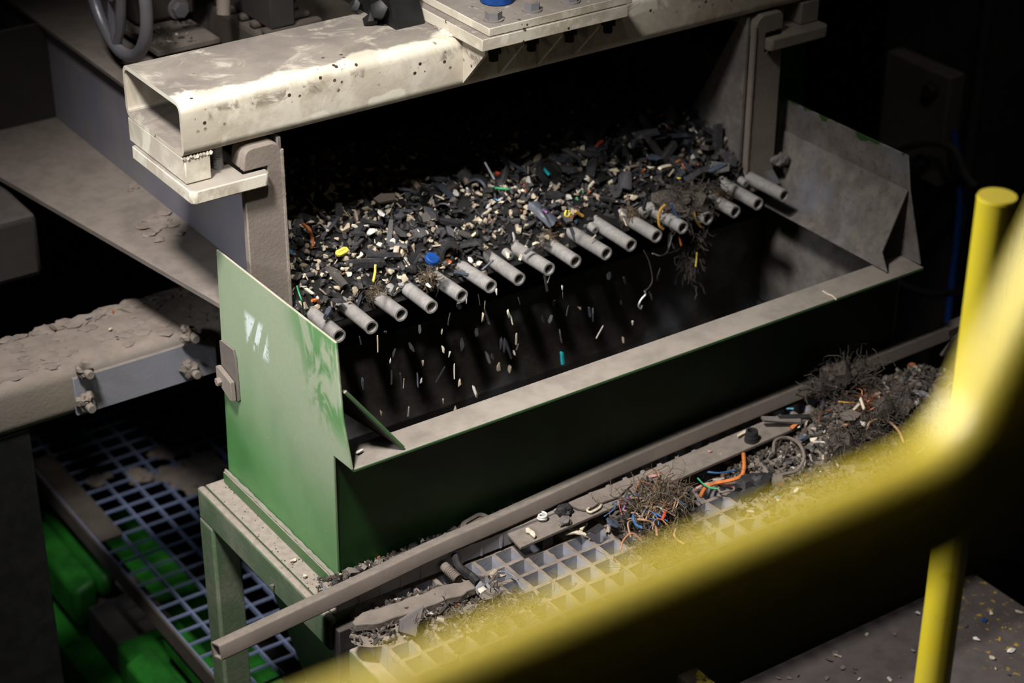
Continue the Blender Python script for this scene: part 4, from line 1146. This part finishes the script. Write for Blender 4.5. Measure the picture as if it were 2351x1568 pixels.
# thin coloured wires of the middle heap
M_WIRE = object_mat('scrap_wire', [(3, (.32, .20, .13)), (2, (.05, .13, .30)), (2, (.40, .17, .08)), (2, (.05, .045, .042)), (1, (.45, .42, .36)), (1, (.35, .06, .04)), (1, (.20, .11, .22))], .6, .3)
r = random.Random(191)
for k in range(34):
    c = spot(r.gauss(1490, 34), r.gauss(1170, 24), GZ + .040); a = r.uniform(0, 6.28); L = r.uniform(.02, .05); b_ = r.uniform(-.02, .02); n_ = Vector((-math.sin(a), math.cos(a), 0)); t_ = Vector((math.cos(a), math.sin(a), 0))
    o = wire('scrap_wire', 'thin coloured wire tangled in the middle heap on the front grating', [c - t_ * L * .5, c - t_ * L * .2 + n_ * b_ + Vector((0, 0, r.uniform(0, .012))), c + t_ * L * .2 + n_ * b_ + Vector((0, 0, r.uniform(0, .012))), c + t_ * L * .5 + Vector((0, 0, r.uniform(-.01, .004)))], r.uniform(.0008, .0016), M_WIRE)
    o['group'] = 'thin wires in the middle heap'
lump_c = [(1450, 1160, .009), (1475, 1145, .010), (1530, 1160, .011), (1545, 1180, .008), (1440, 1185, .009), (1512, 1185, .009)]

# countable pieces on the heaps
P_LIT = protos('litter_piece', V_SHARD + V_STRIP + V_CURL + V_GRAN[:6], M_GRIT1)
r = random.Random(101)
regions = [((1985, 965, .055), .15, .07, 60, 'lying on the far litter heap', 'litter on the far heap'), ((2110, 915, .055), .09, .07, 26, 'at the back of the far heap near the yellow post', 'litter near the yellow post'), ((1760, 1062, .018), .10, .05, 26, 'beside the orange cable on the front grating', 'litter beside the orange cable'),
           ((1480, 1165, .034), .075, .05, 34, 'in the middle heap of wires on the front grating', 'litter in the middle heap'), ((1020, 1390, .012), .13, .055, 44, 'around the flat slab at the near corner of the grating', 'litter around the flat slab'), ((1880, 1090, .010), .14, .045, 24, 'on the front grating under the blurred rail', 'litter under the blurred rail')]
for (px, py, h), rx, ry, cnt, where, grp in regions:
    c = spot(px, py, GZ + h * .6)
    for k in range(cnt):
        a = r.uniform(0, 2 * PI); q = math.sqrt(r.random()); s_ = r.uniform(.006, .013)
        zz = h * (1 - q * q) + s_ * .25
        o = put('litter_piece', r.choice(P_LIT), (c.x + rx * q * math.cos(a), c.y + ry * q * math.sin(a), GZ + zz + .004), rrot(r, .4), (s_, s_ * r.uniform(.6, 1), s_ * r.uniform(.6, 1)))
        tag(o, 'small dusty scrap piece ' + where, 'scrap piece', grp)

# standout pieces on the gratings, bar and strip
m = MB(); A, B = spot(812, 1432, GZ + .022), spot(1085, 1340, GZ + .022); dv = (B - A); wv = Vector((0, 0, 1)).cross(dv.normalized())
top = []; N = 26
for i in range(N + 1):
    t = i / N; wd_ = .016 * (min(1, t / .15 + .25)) * (1 if t < .9 else .75) + .003 * mnoise.noise(Vector((t * 9, 2, 0)))
    top.append((A + dv * t + wv * (wd_ + .002), A + dv * t - wv * wd_, .004 * mnoise.noise(Vector((t * 6, 5, 0)))))
vs_ = []; 
for a_, b2, dz in top: vs_ += [a_ + Vector((0, 0, dz)), b2 + Vector((0, 0, dz)), b2 + Vector((0, 0, dz - .014)), a_ + Vector((0, 0, dz - .014))]
fs_ = [(i * 4 + k, i * 4 + (k + 1) % 4, i * 4 + 4 + (k + 1) % 4, i * 4 + 4 + k) for i in range(N) for k in range(4)] + [(0, 1, 2, 3), (N * 4 + 3, N * 4 + 2, N * 4 + 1, N * 4)]
m.add(vs_, fs_)
tag(m.build('flat_slab', C_STONE, origin=A, bevel=.002), 'long flat dusty slab with crumbled edges at the near corner of the grating', 'slab')
m = MB(); q0, q1, q2 = spot(915, 1450, GZ + .012), spot(975, 1388, GZ + .045), spot(955, 1462, GZ + .012); q3 = spot(918, 1425, GZ + .035)
m.prism([q0, q2, q1, q3], (Vector((.3, .9, -.3)).normalized()) * .006)
tag(m.build('pointed_shard', C_SLATE, origin=q0, bevel=.001), 'pointed slate-grey shard standing up in front of the flat slab', 'shard')
piece('flat_shard', 'flat grey shard lying right of the flat slab near the rail', 'shard', V_SHARD, C_SLATE, spot(1125, 1365, GZ + .016), (.024, .020, .014), (.1, .1, .3), 1)
piece('flat_shard', 'broad grey shard below the flat slab, half blurred by the rail', 'shard', V_SHARD, C_SLATE, spot(1075, 1398, GZ + .014), (.026, .019, .012), (.05, .1, .2), 4)
A, B = spot(1018, 1298, GZ + .020), spot(1052, 1330, GZ + .014); d_ = (B - A)
m = MB(); P = []; R2 = []
for i in range(41): P.append(A + d_ * (i / 40)); R2.append(.0082 if i < 12 else (.0086 if i % 4 < 2 else .0072))
m.tube(P, R2, 14); tag(m.build('ribbed_hose', C_STONE, origin=A), 'short ribbed hose end sticking up behind the flat slab', 'hose piece')
wire('black_strap', 'twisted black rubber strap draped over the grating right of the ribbed hose', [spot(x, y, GZ + z_) for x, y, z_ in ((1045, 1275, .03), (1052, 1298, .026), (1068, 1312, .018), (1082, 1322, .012), (1098, 1338, .010))], [.0075, .009, .0075, .006, .006] and .0065, C_RUB, 'strap')
wire('curled_wire', 'thin curved grey wire arching over the grating near the rail', [spot(x, y, GZ + z_) for x, y, z_ in ((1138, 1315, .006), (1155, 1312, .012), (1175, 1320, .014), (1190, 1336, .012), (1201, 1355, .006))], .0014, C_GREY)
lo = rrect((-.024, -.013), (.024, .013), .0125, 6)
m = MB(); li = rrect((-.018, -.0075), (.018, .0075), .0072, 6)
m.hollow([(a_, b2, 0) for a_, b2 in lo], [(a_, b2, 0) for a_, b2 in li], (0, 0, .006)); m.prism([(a_ * .95, b2 * .95, -.001) for a_, b2 in lo], (0, 0, .003))
m.hollow([(a_ * 1.12, b2 * 1.2, 0) for a_, b2 in lo], [(a_ * .98, b2 * .97, 0) for a_, b2 in lo], (0, 0, .003))
o = m.build('oval_gasket', C_STONE, origin=(0, 0, 0)); o.location = spot(1092, 1204, .018); o.rotation_euler = (.25, -.1, .1); tag(o, 'dusty oval gasket leaning between the bar and the hopper foot', 'gasket')
piece('stone', 'rounded dusty stone peeking over the square bar', 'stone', V_GRAN, C_STONE, spot(1266, 1132, .020), (.022, .016, .018), (.2, .1, .4), 6)
piece('dust_flake', 'dusty flake bridging the cells of the narrow grating', 'flake', V_SHARD, C_STONE, spot(915, 1280, .012), (.030, .018, .008), (.1, .05, .2), 7)
for k, (px, py, s_, lb) in enumerate(((812, 1308, .014, 'dark dusty lump at the near end of the narrow grating'), (836, 1300, .011, 'pale dusty lump beside the dark lump on the narrow grating'), (950, 1252, .012, 'small upright dark chip on the narrow grating'), (1022, 1234, .014, 'rounded dusty lump in the row behind the square bar'), (1038, 1228, .007, 'small pale lump in the row behind the square bar'))):
    piece('dusty_lump', lb, 'lump', V_GRAN, C_STONE if k != 2 else C_RUB, spot(px, py, .014), s_, (.3, .2, k), k + 3)
SZ = .0035
m = MB(); P = [spot(x, y, SZ + .004) for x, y in ((1206, 1212), (1213, 1209), (1219, 1214), (1228, 1219), (1231, 1228), (1227, 1232), (1220, 1226), (1214, 1220), (1207, 1219))]
m.prism(P, (0, 0, -.005)); tag(m.build('cream_chip', C_CREAM, origin=P[0], bevel=.0015), 'cream bone-shaped plastic chip on the near end of the flat strip', 'plastic chip')
c = spot(1246, 1190, SZ + .002); m = MB(); m.tube([c + Vector((.0085 * math.cos(t * .55) * (1 - t * .012), .0065 * math.sin(t * .55), t * .00032)) for t in range(26)], .0019, 7)
tag(m.build('white_spiral', C_WHITE, origin=c), 'small white spiral of plastic on the flat strip beside the bar', 'spiral')
def lump_thing(name, label, c, r_, mat, sq=(1, .8, .7), seed=1, rough=.5):
    m = MB().lump((0, 0, 0), r_, seed, rough, 3, sq); o = m.build(name, mat, origin=(0, 0, 0)); o.location = c; return tag(o, label, 'lump')
lump_thing('black_lump', 'crumbly black lump at the edge of the flat strip beside the bar', spot(1296, 1172, SZ + .006), .0145, C_RUB, seed=3)
for k, (px, py, s_) in enumerate(lump_c):
    lump_thing('fluff_lump', 'dark fluffy lump ' + ('at the left shoulder', 'at the back', 'at the right', 'at the right front', 'at the left front', 'in the front')[k] + ' of the middle heap', spot(px, py, GZ + .036), s_, M_FUZZ if k % 2 else C_RUB, (1.2, 1, .8), 30 + k)
lump_thing('dark_lump', 'dusty dark lump behind the root of the last tube under the far upright', Vector((1.140, .300, .312)), .017, C_SLATE, (1, .7, .8), 12)
lump_thing('grey_lump', 'grey crumpled lump hanging over the edge of the flat strip', spot(1297, 1196, SZ + .004), .011, C_SLATE, seed=5)
def flake(name, label, pix, z, mat, th=.004):
    P = [spot(x, y, z) for x, y in pix]; m = MB().prism(P, (0, 0, -th)); return tag(m.build(name, mat, origin=P[0], bevel=.0006), label, 'dust flake')
flake('dust_flake', 'thick dust flake with torn edges on the flat strip, the nearer of two', ((1305, 1153), (1330, 1142), (1354, 1132), (1362, 1148), (1374, 1155), (1362, 1163), (1345, 1170), (1325, 1166), (1312, 1160)), SZ + .005, C_STONE)
flake('dust_flake', 'long dust flake on the flat strip ahead of the wire heap', ((1356, 1130), (1390, 1118), (1425, 1103), (1448, 1098), (1452, 1110), (1420, 1140), (1378, 1154), (1366, 1146)), SZ + .006, C_STONE)
wire('cream_hook', 'cream hooked wire lying on the flat strip below the flakes', [spot(x, y, SZ + .004) for x, y in ((1352, 1166), (1348, 1172), (1356, 1176), (1366, 1172), (1376, 1166), (1381, 1158))], .0019, C_CREAM)
piece('pink_chip', 'pink shell-shaped chip on the flat strip', 'plastic chip', V_STRIP, C_PINK, spot(1500, 1093, SZ + .005), (.012, .011, .008), (.1, .1, -.1), 3)
wire('red_wire', 'short red wire sticking up beside the pink chip', [spot(1507, 1108, SZ), spot(1511, 1096, SZ + .006), spot(1515, 1084, SZ + .012)], .0015, C_RED)
c = spot(1373, 1222, GZ + .022); m = MB(); vs_, fs_ = V_CURL[1]; m.add(vs_, fs_); me = m.mesh('rubber_piece'); me.materials.append(C_RUB)
tag(put('rubber_piece', me, c, Euler((.2, 0, .25)), (.021, .021, .016)), 'curved black rubber piece at the edge of the middle heap', 'rubber piece')
piece('blue_chip', 'slate blue angular chip beside the curved black rubber piece', 'plastic chip', V_SHARD, C_DBLUE, spot(1408, 1200, GZ + .030), (.020, .022, .014), (.6, .2, .9), 5)
for k, (px, py, rz, lb) in enumerate(((1322, 1216, -.9, 'upper of the cream sticks by the curved rubber piece'), (1330, 1224, -.8, 'middle cream stick by the curved rubber piece'), (1312, 1223, -.2, 'nearest short cream stick beside the grating edge'), (1340, 1208, .6, 'flat cream stick tucked under the curved rubber piece'))):
    m = MB().box(-.012, .012, -.003, .003, -.002, .002); o = m.build('cream_stick', C_CREAM, origin=(0, 0, 0), bevel=.0008); o.location = spot(px, py, GZ + .012 + .001 * k); o.rotation_euler = (0, .1, rz); tag(o, lb, 'stick')
wires = [('tan_wire', 'tan wire looping over the front of the middle heap', ((1463, 1192), (1480, 1194), (1496, 1200), (1506, 1212), (1508, 1228)), .0019, C_TAN), ('blue_wire', 'blue wire bent along the left of the middle heap', ((1458, 1175), (1454, 1190), (1460, 1204), (1474, 1212)), .0024, C_WBLUE), ('blue_wire', 'blue wire near the back right of the middle heap', ((1524, 1126), (1534, 1131), (1546, 1139)), .0022, C_WBLUE),
         ('tan_wire', 'brown looped wire standing up in the middle heap', ((1480, 1200), (1490, 1175), (1502, 1152), (1512, 1165), (1500, 1188)), .0015, C_TAN), ('purple_wire', 'purple wire at the left shoulder of the middle heap', ((1430, 1172), (1436, 1158), (1443, 1138)), .0017, C_PURP), ('red_wire', 'rusty red strand in the middle heap', ((1520, 1195), (1526, 1180), (1532, 1163)), .0026, C_RED),
         ('copper_coil', 'thin copper coil at the back of the middle heap', ((1494, 1128), (1504, 1118), (1516, 1124), (1508, 1136), (1498, 1126), (1510, 1120)), .0010, M_COPPER), ('grey_wire', 'grey wire strand in the middle heap beside the tan loop', ((1470, 1196), (1478, 1176), (1492, 1160), (1508, 1150)), .0014, C_GREY), ('straw_wire', 'curled straw coloured wire in front of the middle heap', ((1552, 1215), (1548, 1228), (1556, 1240), (1570, 1248)), .0016, C_TAN)]
for nm, lb, px, rd, mt in wires:
    wire(nm, lb, [spot(x, y, GZ + .042 + .006 * math.sin(i * 1.7)) for i, (x, y) in enumerate(px)], rd, mt)
for k, (px, py) in enumerate(((1528, 1234), (1518, 1244), (1540, 1242))):
    piece('white_chip', ('rear white petal-shaped chip', 'left white petal-shaped chip', 'right white petal-shaped chip')[k] + ' of three in front of the middle heap', 'plastic chip', V_GRAN, C_WHITE, spot(px, py, GZ + .014), .0062, (.3, .4, k), k)
wire('orange_cable', 'thick orange cable bent over the grating between the heaps', [spot(x, y, GZ + z_) for x, y, z_ in ((1608, 1140, .002), (1618, 1122, .014), (1640, 1110, .022), (1672, 1104, .026), (1700, 1094, .030), (1708, 1074, .034), (1707, 1042, .036))], .0034, C_ORANGE, 'cable')
wire('red_cable', 'dull red cable crossing under the orange cable', [spot(x, y, GZ + z_) for x, y, z_ in ((1598, 1122, .006), (1622, 1112, .012), (1652, 1112, .014), (1690, 1118, .010))], .0028, C_PINK, 'cable')
wire('green_wire', 'thin dark green wire across the orange cable', [spot(x, y, GZ + .024) for x, y in ((1602, 1098), (1616, 1112), (1632, 1120), (1648, 1122))], .0015, C_GREEN)
wire('blue_wire', 'pale blue wire arching behind the orange cable', [spot(x, y, GZ + z_) for x, y, z_ in ((1612, 1098, .006), (1620, 1084, .022), (1650, 1086, .022), (1690, 1080, .014))], .0017, C_WBLUE)
c = spot(1668, 1120, GZ + .012); m = MB().tube([c + Vector((.015 * math.cos(t * .3), .012 * math.sin(t * .3), .002 * math.sin(t))) for t in range(22)], .0020, 7); tag(m.build('wire_loop', C_STONE, origin=c), 'dusty wire loop lying under the orange cable', 'wire loop')
lump_thing('black_lump', 'big crumbly black lump on the grating below the orange cable', spot(1730, 1114, GZ + .020), .025, C_RUB, (1.25, .8, .75), 8)
A, B = spot(1768, 1112, GZ + .014), spot(1796, 1104, GZ + .016); P = [A + (B - A) * (i / 30) for i in range(31)]
tag(MB().tube(P, [.0125 if i % 3 else .0105 for i in range(31)], 16).build('ribbed_sleeve', C_STONE, origin=A), 'pale ribbed sleeve lying right of the big black lump', 'hose piece')
piece('stone', 'small cream pebble between the black lump and the ribbed sleeve', 'stone', V_GRAN, C_CREAM, spot(1758, 1126, GZ + .008), .0065, (0, 0, 0), 1)
c = spot(1725, 1012, SZ + .006); m = MB()
for k in range(3): m.pipe((c.x, c.y, c.z + k * .007), (c.x, c.y, c.z + k * .007 + .005), .0125 - .0008 * k, .0075, 20); m.pipe((c.x, c.y, c.z + k * .007 + .005), (c.x, c.y, c.z + k * .007 + .007), .0105, .0075, 20)
tag(m.build('rubber_bellows', C_RUB, origin=c), 'short black rubber bellows standing on the flat strip', 'rubber bellows')
piece('cream_chip', 'long cream chip on the flat strip above the rubber bellows', 'plastic chip', V_STRIP, C_CREAM, spot(1708, 993, SZ + .010), (.019, .017, .011), (.1, .1, .25), 1)
piece('pebble', 'pinkish pebble on the flat strip before the orange cable', 'stone', V_GRAN, C_PINK, spot(1630, 1037, SZ + .006), .0065, (0, .3, 0), 2)
piece('pebble', 'small whitish pebble right of the pinkish pebble on the flat strip', 'stone', V_GRAN, C_WHITE, spot(1655, 1041, SZ + .005), .0042, (0, .3, 0), 4)
piece('grey_strip', 'wide dark grey rubber strip lying from the bar onto the far heap', 'rubber strip', V_STRIP, C_SLATE, spot(1795, 965, GZ + .055), (.036, .032, .016), (.15, .1, -.55), 7)
piece('dark_strip', 'second dark strip beside the wide grey rubber strip', 'rubber strip', V_STRIP, C_RUB, spot(1822, 958, GZ + .055), (.028, .020, .014), (.15, .1, -.35), 3)
tops = [('blue_chip', 'light blue chip beside the square bar at the far heap', 'plastic chip', V_SHARD, C_SKY, 1815, 938, .055, (.009, .006, .006), .3, 2), ('red_clip', 'rust-red curved clip at the near edge of the far heap', 'clip', V_CURL, C_ORANGE, 1823, 977, .045, (.010, .008, .009), .9, 3), ('white_chip', 'white cube-like chip beside the rust-red clip', 'plastic chip', V_GRAN, C_WHITE, 1836, 981, .045, .0055, .3, 6),
        ('grey_block', 'pale grey rectangular block standing on the far heap', 'block', V_STRIP, C_WHITE if False else C_GREY, 2076, 913, .085, (.017, .030, .022), .9, 0), ('white_flake', 'whitish torn flake at the back of the far heap', 'flake', V_SHARD, C_GREY, 2118, 905, .075, (.018, .013, .010), .3, 5), ('cream_chip', 'bright cream chip in the front of the far heap', 'plastic chip', V_GRAN, C_CREAM, 1868, 1008, .045, .0085, .2, 3), ('white_stick', 'short white stick beside the bright cream chip', 'stick', V_STRIP, C_WHITE, 1880, 1014, .045, (.010, .008, .007), .35, 2),
        ('tan_flake', 'large brown flat flake lying on the far heap', 'flake', V_SHARD, C_BROWN if False else C_STONE, 1950, 955, .085, (.034, .030, .012), .4, 6), ('tan_chip', 'triangular tan chip at the foot of the brown flake', 'chip', V_SHARD, C_TAN, 1942, 975, .075, (.012, .010, .010), .3, 9), ('white_scrap', 'crumpled white scrap right of the brown flake', 'scrap', V_GRAN, C_WHITE, 1982, 973, .075, .0075, .5, 5), ('cream_chip', 'oval cream chip right of the white scrap on the far heap', 'plastic chip', V_GRAN, C_CREAM, 2068, 950, .07, (.0095, .0075, .006), .1, 6),
        ('cream_chip', 'upright pair-like cream chip behind the brown flake', 'plastic chip', V_SHARD, C_CREAM, 1965, 935, .085, (.012, .010, .012), 1.0, 3), ('cream_stick', 'upright cream stick behind the brown flake', 'stick', V_STRIP, C_CREAM, 1980, 927, .088, (.012, .012, .010), .9, 4), ('white_chip', 'white chip near the copper strands on the far heap', 'plastic chip', V_GRAN, C_WHITE, 2027, 917, .085, .0065, .4, 7), ('black_ball', 'shiny black ball in the front of the far heap', 'ball', V_GRAN, C_RUB, 1858, 1028, .035, .0105, .0, 8),
        ('ring_piece', 'dark rubber ring piece in front of the far heap', 'ring', V_CURL, C_RUB, 1812, 1060, .018, (.009, .012, .012), .5, 2), ('blue_scrap', 'blue-grey rounded scrap at the near edge of the far heap', 'scrap', V_GRAN, C_DBLUE, 1844, 1005, .04, .0105, .4, 9), ('cream_chip', 'torn cream cube chip in front of the fibre pad', 'chip', V_GRAN, C_CREAM, 1892, 1052, .016, .009, .4, 10), ('white_chip', 'small flat white chip alone in front of the far heap', 'plastic chip', V_GRAN, C_WHITE, 1891, 1077, .012, (.0075, .005, .003), .0, 10)]
for nm, lb, ct, V_, mt, px, py, h, sz, tl, k in tops:
    piece(nm, lb, ct, V_, mt, spot(px, py, GZ + h), sz, (tl, tl * .4, .3 + k), k)
for nm, lb, px, h, rd, mt in (('brown_cable', 'brown cable curving through the right of the far heap', ((1990, 985), (2000, 968), (2030, 962), (2060, 985), (2075, 1015)), .075, .0022, C_TAN), ('dark_cable', 'dark rubber ring of cable at the near side of the far heap', ((1775, 1040), (1780, 1012), (1808, 1005), (1835, 1020), (1846, 1050), (1830, 1080), (1795, 1090)), .035, .0030, C_STONE), ('blue_wire', 'blue wire stub at the front of the far heap', ((1916, 1040), (1922, 1052), (1936, 1060)), .03, .0018, C_WBLUE), ('green_wire', 'thin green wire behind the fibre mat on the far heap', ((1900, 880), (1920, 885), (1945, 888)), .085, .0014, C_GREEN), ('yellow_wire', 'yellow brown wire under the copper strands', ((1925, 922), (1945, 924), (1960, 926)), .085, .0014, C_WYEL), ('copper_wire', 'bent copper wire left of the brown flake', ((1880, 968), (1884, 950), (1896, 944), (1912, 940)), .07, .0014, M_COPPER)):
    wire(nm, lb, [spot(x, y, GZ + h + .004 * math.sin(i * 2.1)) for i, (x, y) in enumerate(px)], rd, mt)
wire('cream_twig', 'cream wire twig lying across the rim of the hopper at the right', [spot(x, y, .2302) for x, y in ((1889, 668), (1900, 675), (1910, 679), (1920, 688))], .0015, C_CREAM)
piece('white_chip', 'white oval chip in the near corner of the hopper rim', 'plastic chip', V_GRAN, C_WHITE, spot(824, 1037, .2335), (.010, .006, .005), (0, 0, .2), 2)
for k, (px, py, s_, lb) in enumerate(((673, 1285, .008, 'single beige pebble on the dusty green frame rail'), (700, 1322, .006, 'smaller pebble near the end of the green frame rail'))):
    piece('pebble', lb, 'stone', V_GRAN, C_CREAM, spot(px, py, -.0185), s_, (.2, .1, k), k + 4)
piece('pebble', 'grey pebble stuck on the side of the green frame rail', 'stone', V_GRAN, C_STONE, Vector((-.0565, .115, -.060)), .0065, (.2, .1, 0), 8)
pl = []; r = random.Random(121)
for k in range(90): p = spot(r.uniform(728, 800), r.uniform(1325, 1365), -.016); pl.append((p, r.uniform(.002, .006), .6))
stuff('litter', 'small scatter of grit where the frame rail meets the narrow grating', 'litter', VL, M_GRIT, pl, 122)
pl = []
for k in range(70):
    y = r.uniform(-.03, .36); pl.append(((r.uniform(-.05, -.008), y, -.0225), r.uniform(.0008, .0024), .5))
stuff('grit', 'fine grit sprinkled along the top of the green frame rail', 'grit', V_GRAN, M_GRIT, pl, 123)
# grit on the bearing plate, the support beam and the flange
P_GRIT = protos('grit_piece', V_SHARD[:8] + V_GRAN[:6], M_GRIT1)
for k in range(44):
    p = spot(r.uniform(345, 455), r.uniform(50, 100), .552)
    if not (.17 < p.x < .285 and .89 < p.y < 1.0): p = Vector((r.uniform(.172, .285), r.uniform(.93, 1.005), .552))
    s_ = r.uniform(.003, .009); tag(put('grit_piece', r.choice(P_GRIT), p, rrot(r, .3), (s_, s_, s_ * .7)), 'small grit piece on the dusty plate behind the beam', 'grit piece', 'grit on the plate behind the beam')
for k, (px, py, s_, mt, lb) in enumerate(((202, 730, .009, C_GREY, 'pale stone chip at the back edge of the dusty support beam'), (253, 754, .0075, C_CREAM, 'small upright cream chip in the middle of the dusty support beam'), (268, 773, .005, C_RUB, 'small dark pebble below the cream chip on the support beam'), (347, 688, .006, C_GREY, 'pale chip far along the back of the support beam'), (258, 716, .007, C_ORANGE, 'rust-orange crumb among the dust on the support beam'), (120, 752, .013, C_STONE, 'flat dusty chip at the left of the support beam'))):
    piece('chip', lb, 'chip', V_GRAN, mt, spot(px, py, .150), (s_, s_ * .7, s_ * .8), (.2, .1, k), k + 2)
dc = MB(); p = spot(372, 512, .320)
for k in range(16): dc.lump(p + Vector((rng.gauss(0, .018), rng.gauss(0, .022), 0)), rng.uniform(.008, .015), k, .8, 2, (1, 1, .22))
tag(dc.build('dirt_clump', M_CAKE, origin=p), 'round clump of caked dirt on the feeder flange', 'dirt', kind='stuff')
dc = MB(); p = spot(310, 432, .319)
for k in range(6): dc.lump(p + Vector((rng.gauss(0, .008), rng.gauss(0, .010), 0)), rng.uniform(.004, .007), k, .8, 2, (1, 1, .4))
tag(dc.build('dirt_clump', M_CAKE, origin=p), 'small dirt crust on the feeder flange above the big clump', 'dirt', kind='stuff')
# dust clods lodged in the floor grating
for k, (px, py, s_, lb) in enumerate(((430, 1088, .030, 'dust clod in the floor grating next to the frame corner'), (455, 1112, .040, 'wide dust clod against the frame corner'), (300, 1098, .022, 'dust clod in the middle of the floor grating'), (395, 1040, .022, 'dark dust clod high in the floor grating'), (228, 1102, .018, 'small dust clod at the left of the floor grating'), (480, 1060, .04, 'dark dust clod beside the green panel low behind the leg'))):
    c = spot(px, py, -.604)
    o = MB(); 
    for q in range(5): o.lump(c + Vector((rng.gauss(0, s_ * .6), rng.gauss(0, s_ * .6), 0)), s_ * rng.uniform(.5, .9), q + k * 7, .8, 2, (1.2, 1.2, .35))
    tag(o.build('dust_clod', M_CAKE, origin=c), lb, 'dust clod')
# chips on the platform
P_DECK = protos('deck_chip', V_SHARD[:8] + V_GRAN[:8], M_GRIT1)
for k in range(34):
    px, py = r.uniform(1780, 2345), r.uniform(1400, 1566)
    p = spot(px, py, ZP + .003)
    if p.y > ec.y - .02 or p.x > ec2.x - .01: continue
    s_ = r.uniform(.004, .011); tag(put('deck_chip', r.choice(P_DECK), p, rrot(r, .2), (s_, s_ * .8, s_ * .5)), 'small dusty chip lying on the dark platform', 'chip', 'dusty chips on the platform')
for k, (px, py, s_, mt, lb) in enumerate(((2104, 1408, .012, C_WHITE, 'white chip on the platform left of the yellow post'), (2275, 1407, .009, C_CREAM, 'pale chip on the platform near the chipped yellow edge'), (2242, 1466, .009, C_WHITE, 'white chip on the platform right of the yellow post'), (2322, 1493, .013, C_WHITE, 'oval white chip on the platform at the right edge'), (2260, 1423, .009, C_BLUE, 'small blue ball on the platform right of the yellow post'), (1925, 1507, .010, C_CREAM, 'lone tan pebble on the platform left of the yellow post'))):
    piece('deck_chip', lb, 'chip', V_GRAN, mt, spot(px, py, ZP + .004), (s_, s_ * .7, s_ * .5), (0, 0, k), k + 1)

# ------------------------------------------------------------------ unseen spots: hall and post lamps, plus added fills
def lamp(name, typ, loc, target, energy, color=(1, 1, 1), **kw):
    L = bpy.data.lights.new(name, typ); L.energy = energy; L.color = color
    for k, v in kw.items(): setattr(L, k, v)
    o = bpy.data.objects.new(name, L); COL.objects.link(o); o.location = loc
    o.rotation_euler = (Vector(target) - Vector(loc)).to_track_quat('-Z', 'Y').to_euler()
    return o


lamp('hall_lamp', 'SPOT', (-1.0, -.55, 2.9), (.06, .10, .25), 640, (1, .955, .91), spot_size=math.radians(45), spot_blend=1.0, shadow_soft_size=.19)
lamp('beam_fill', 'SPOT', (-.55, -1.35, 3.2), (.22, .32, .66), 210, (1, .96, .90), spot_size=math.radians(19), spot_blend=1.0, shadow_soft_size=.10)  # added unseen spot, cone kept narrow to brighten the beam front
lamp('side_fill', 'SPOT', (-2.4, -.35, 1.7), (.0, .20, .30), 230, (.95, .97, 1.0), spot_size=math.radians(20), spot_blend=1.0, shadow_soft_size=.20)  # added unseen fill from the left for the near side panel
lamp('rail_fill', 'SPOT', (-1.1, .9, 2.15), (-.85, -1.90, 1.50), 1000, (1, .95, .85), spot_size=math.radians(30), spot_blend=.6, shadow_soft_size=.10)  # added unseen spot behind the machine, aimed at the handrail
lamp('post_lamp', 'SPOT', (-1.5, .5, 2.5), (.6, -.72, .2), 430, (1, .97, .90), spot_size=math.radians(28), spot_blend=.8, shadow_soft_size=.10)
lamp('far_fill', 'SPOT', (.4, -.9, 2.6), (1.85, .6, .15), 16, (1, .96, .92), spot_size=math.radians(26), spot_blend=1.0, shadow_soft_size=.15)  # added faint fill so the column and cable at the right show
lamp('floor_fill', 'SPOT', (-1.2, .5, 1.0), (.18, 1.08, -.6), 18, (.8, .88, 1.0), spot_size=math.radians(26), spot_blend=1.0, shadow_soft_size=.10)  # added low fill, out of view, to brighten the floor grating
w = bpy.data.worlds.new('world'); SC.world = w; w.use_nodes = True
w.node_tree.nodes['Background'].inputs[0].default_value = (.5, .55, .65, 1)
w.node_tree.nodes['Background'].inputs[1].default_value = .006

SC.view_settings.view_transform = 'Standard'
SC.view_settings.look = 'None'
SC.view_settings.exposure = 0.0
SC.view_settings.gamma = 1.0
SC.view_settings.use_curve_mapping = False
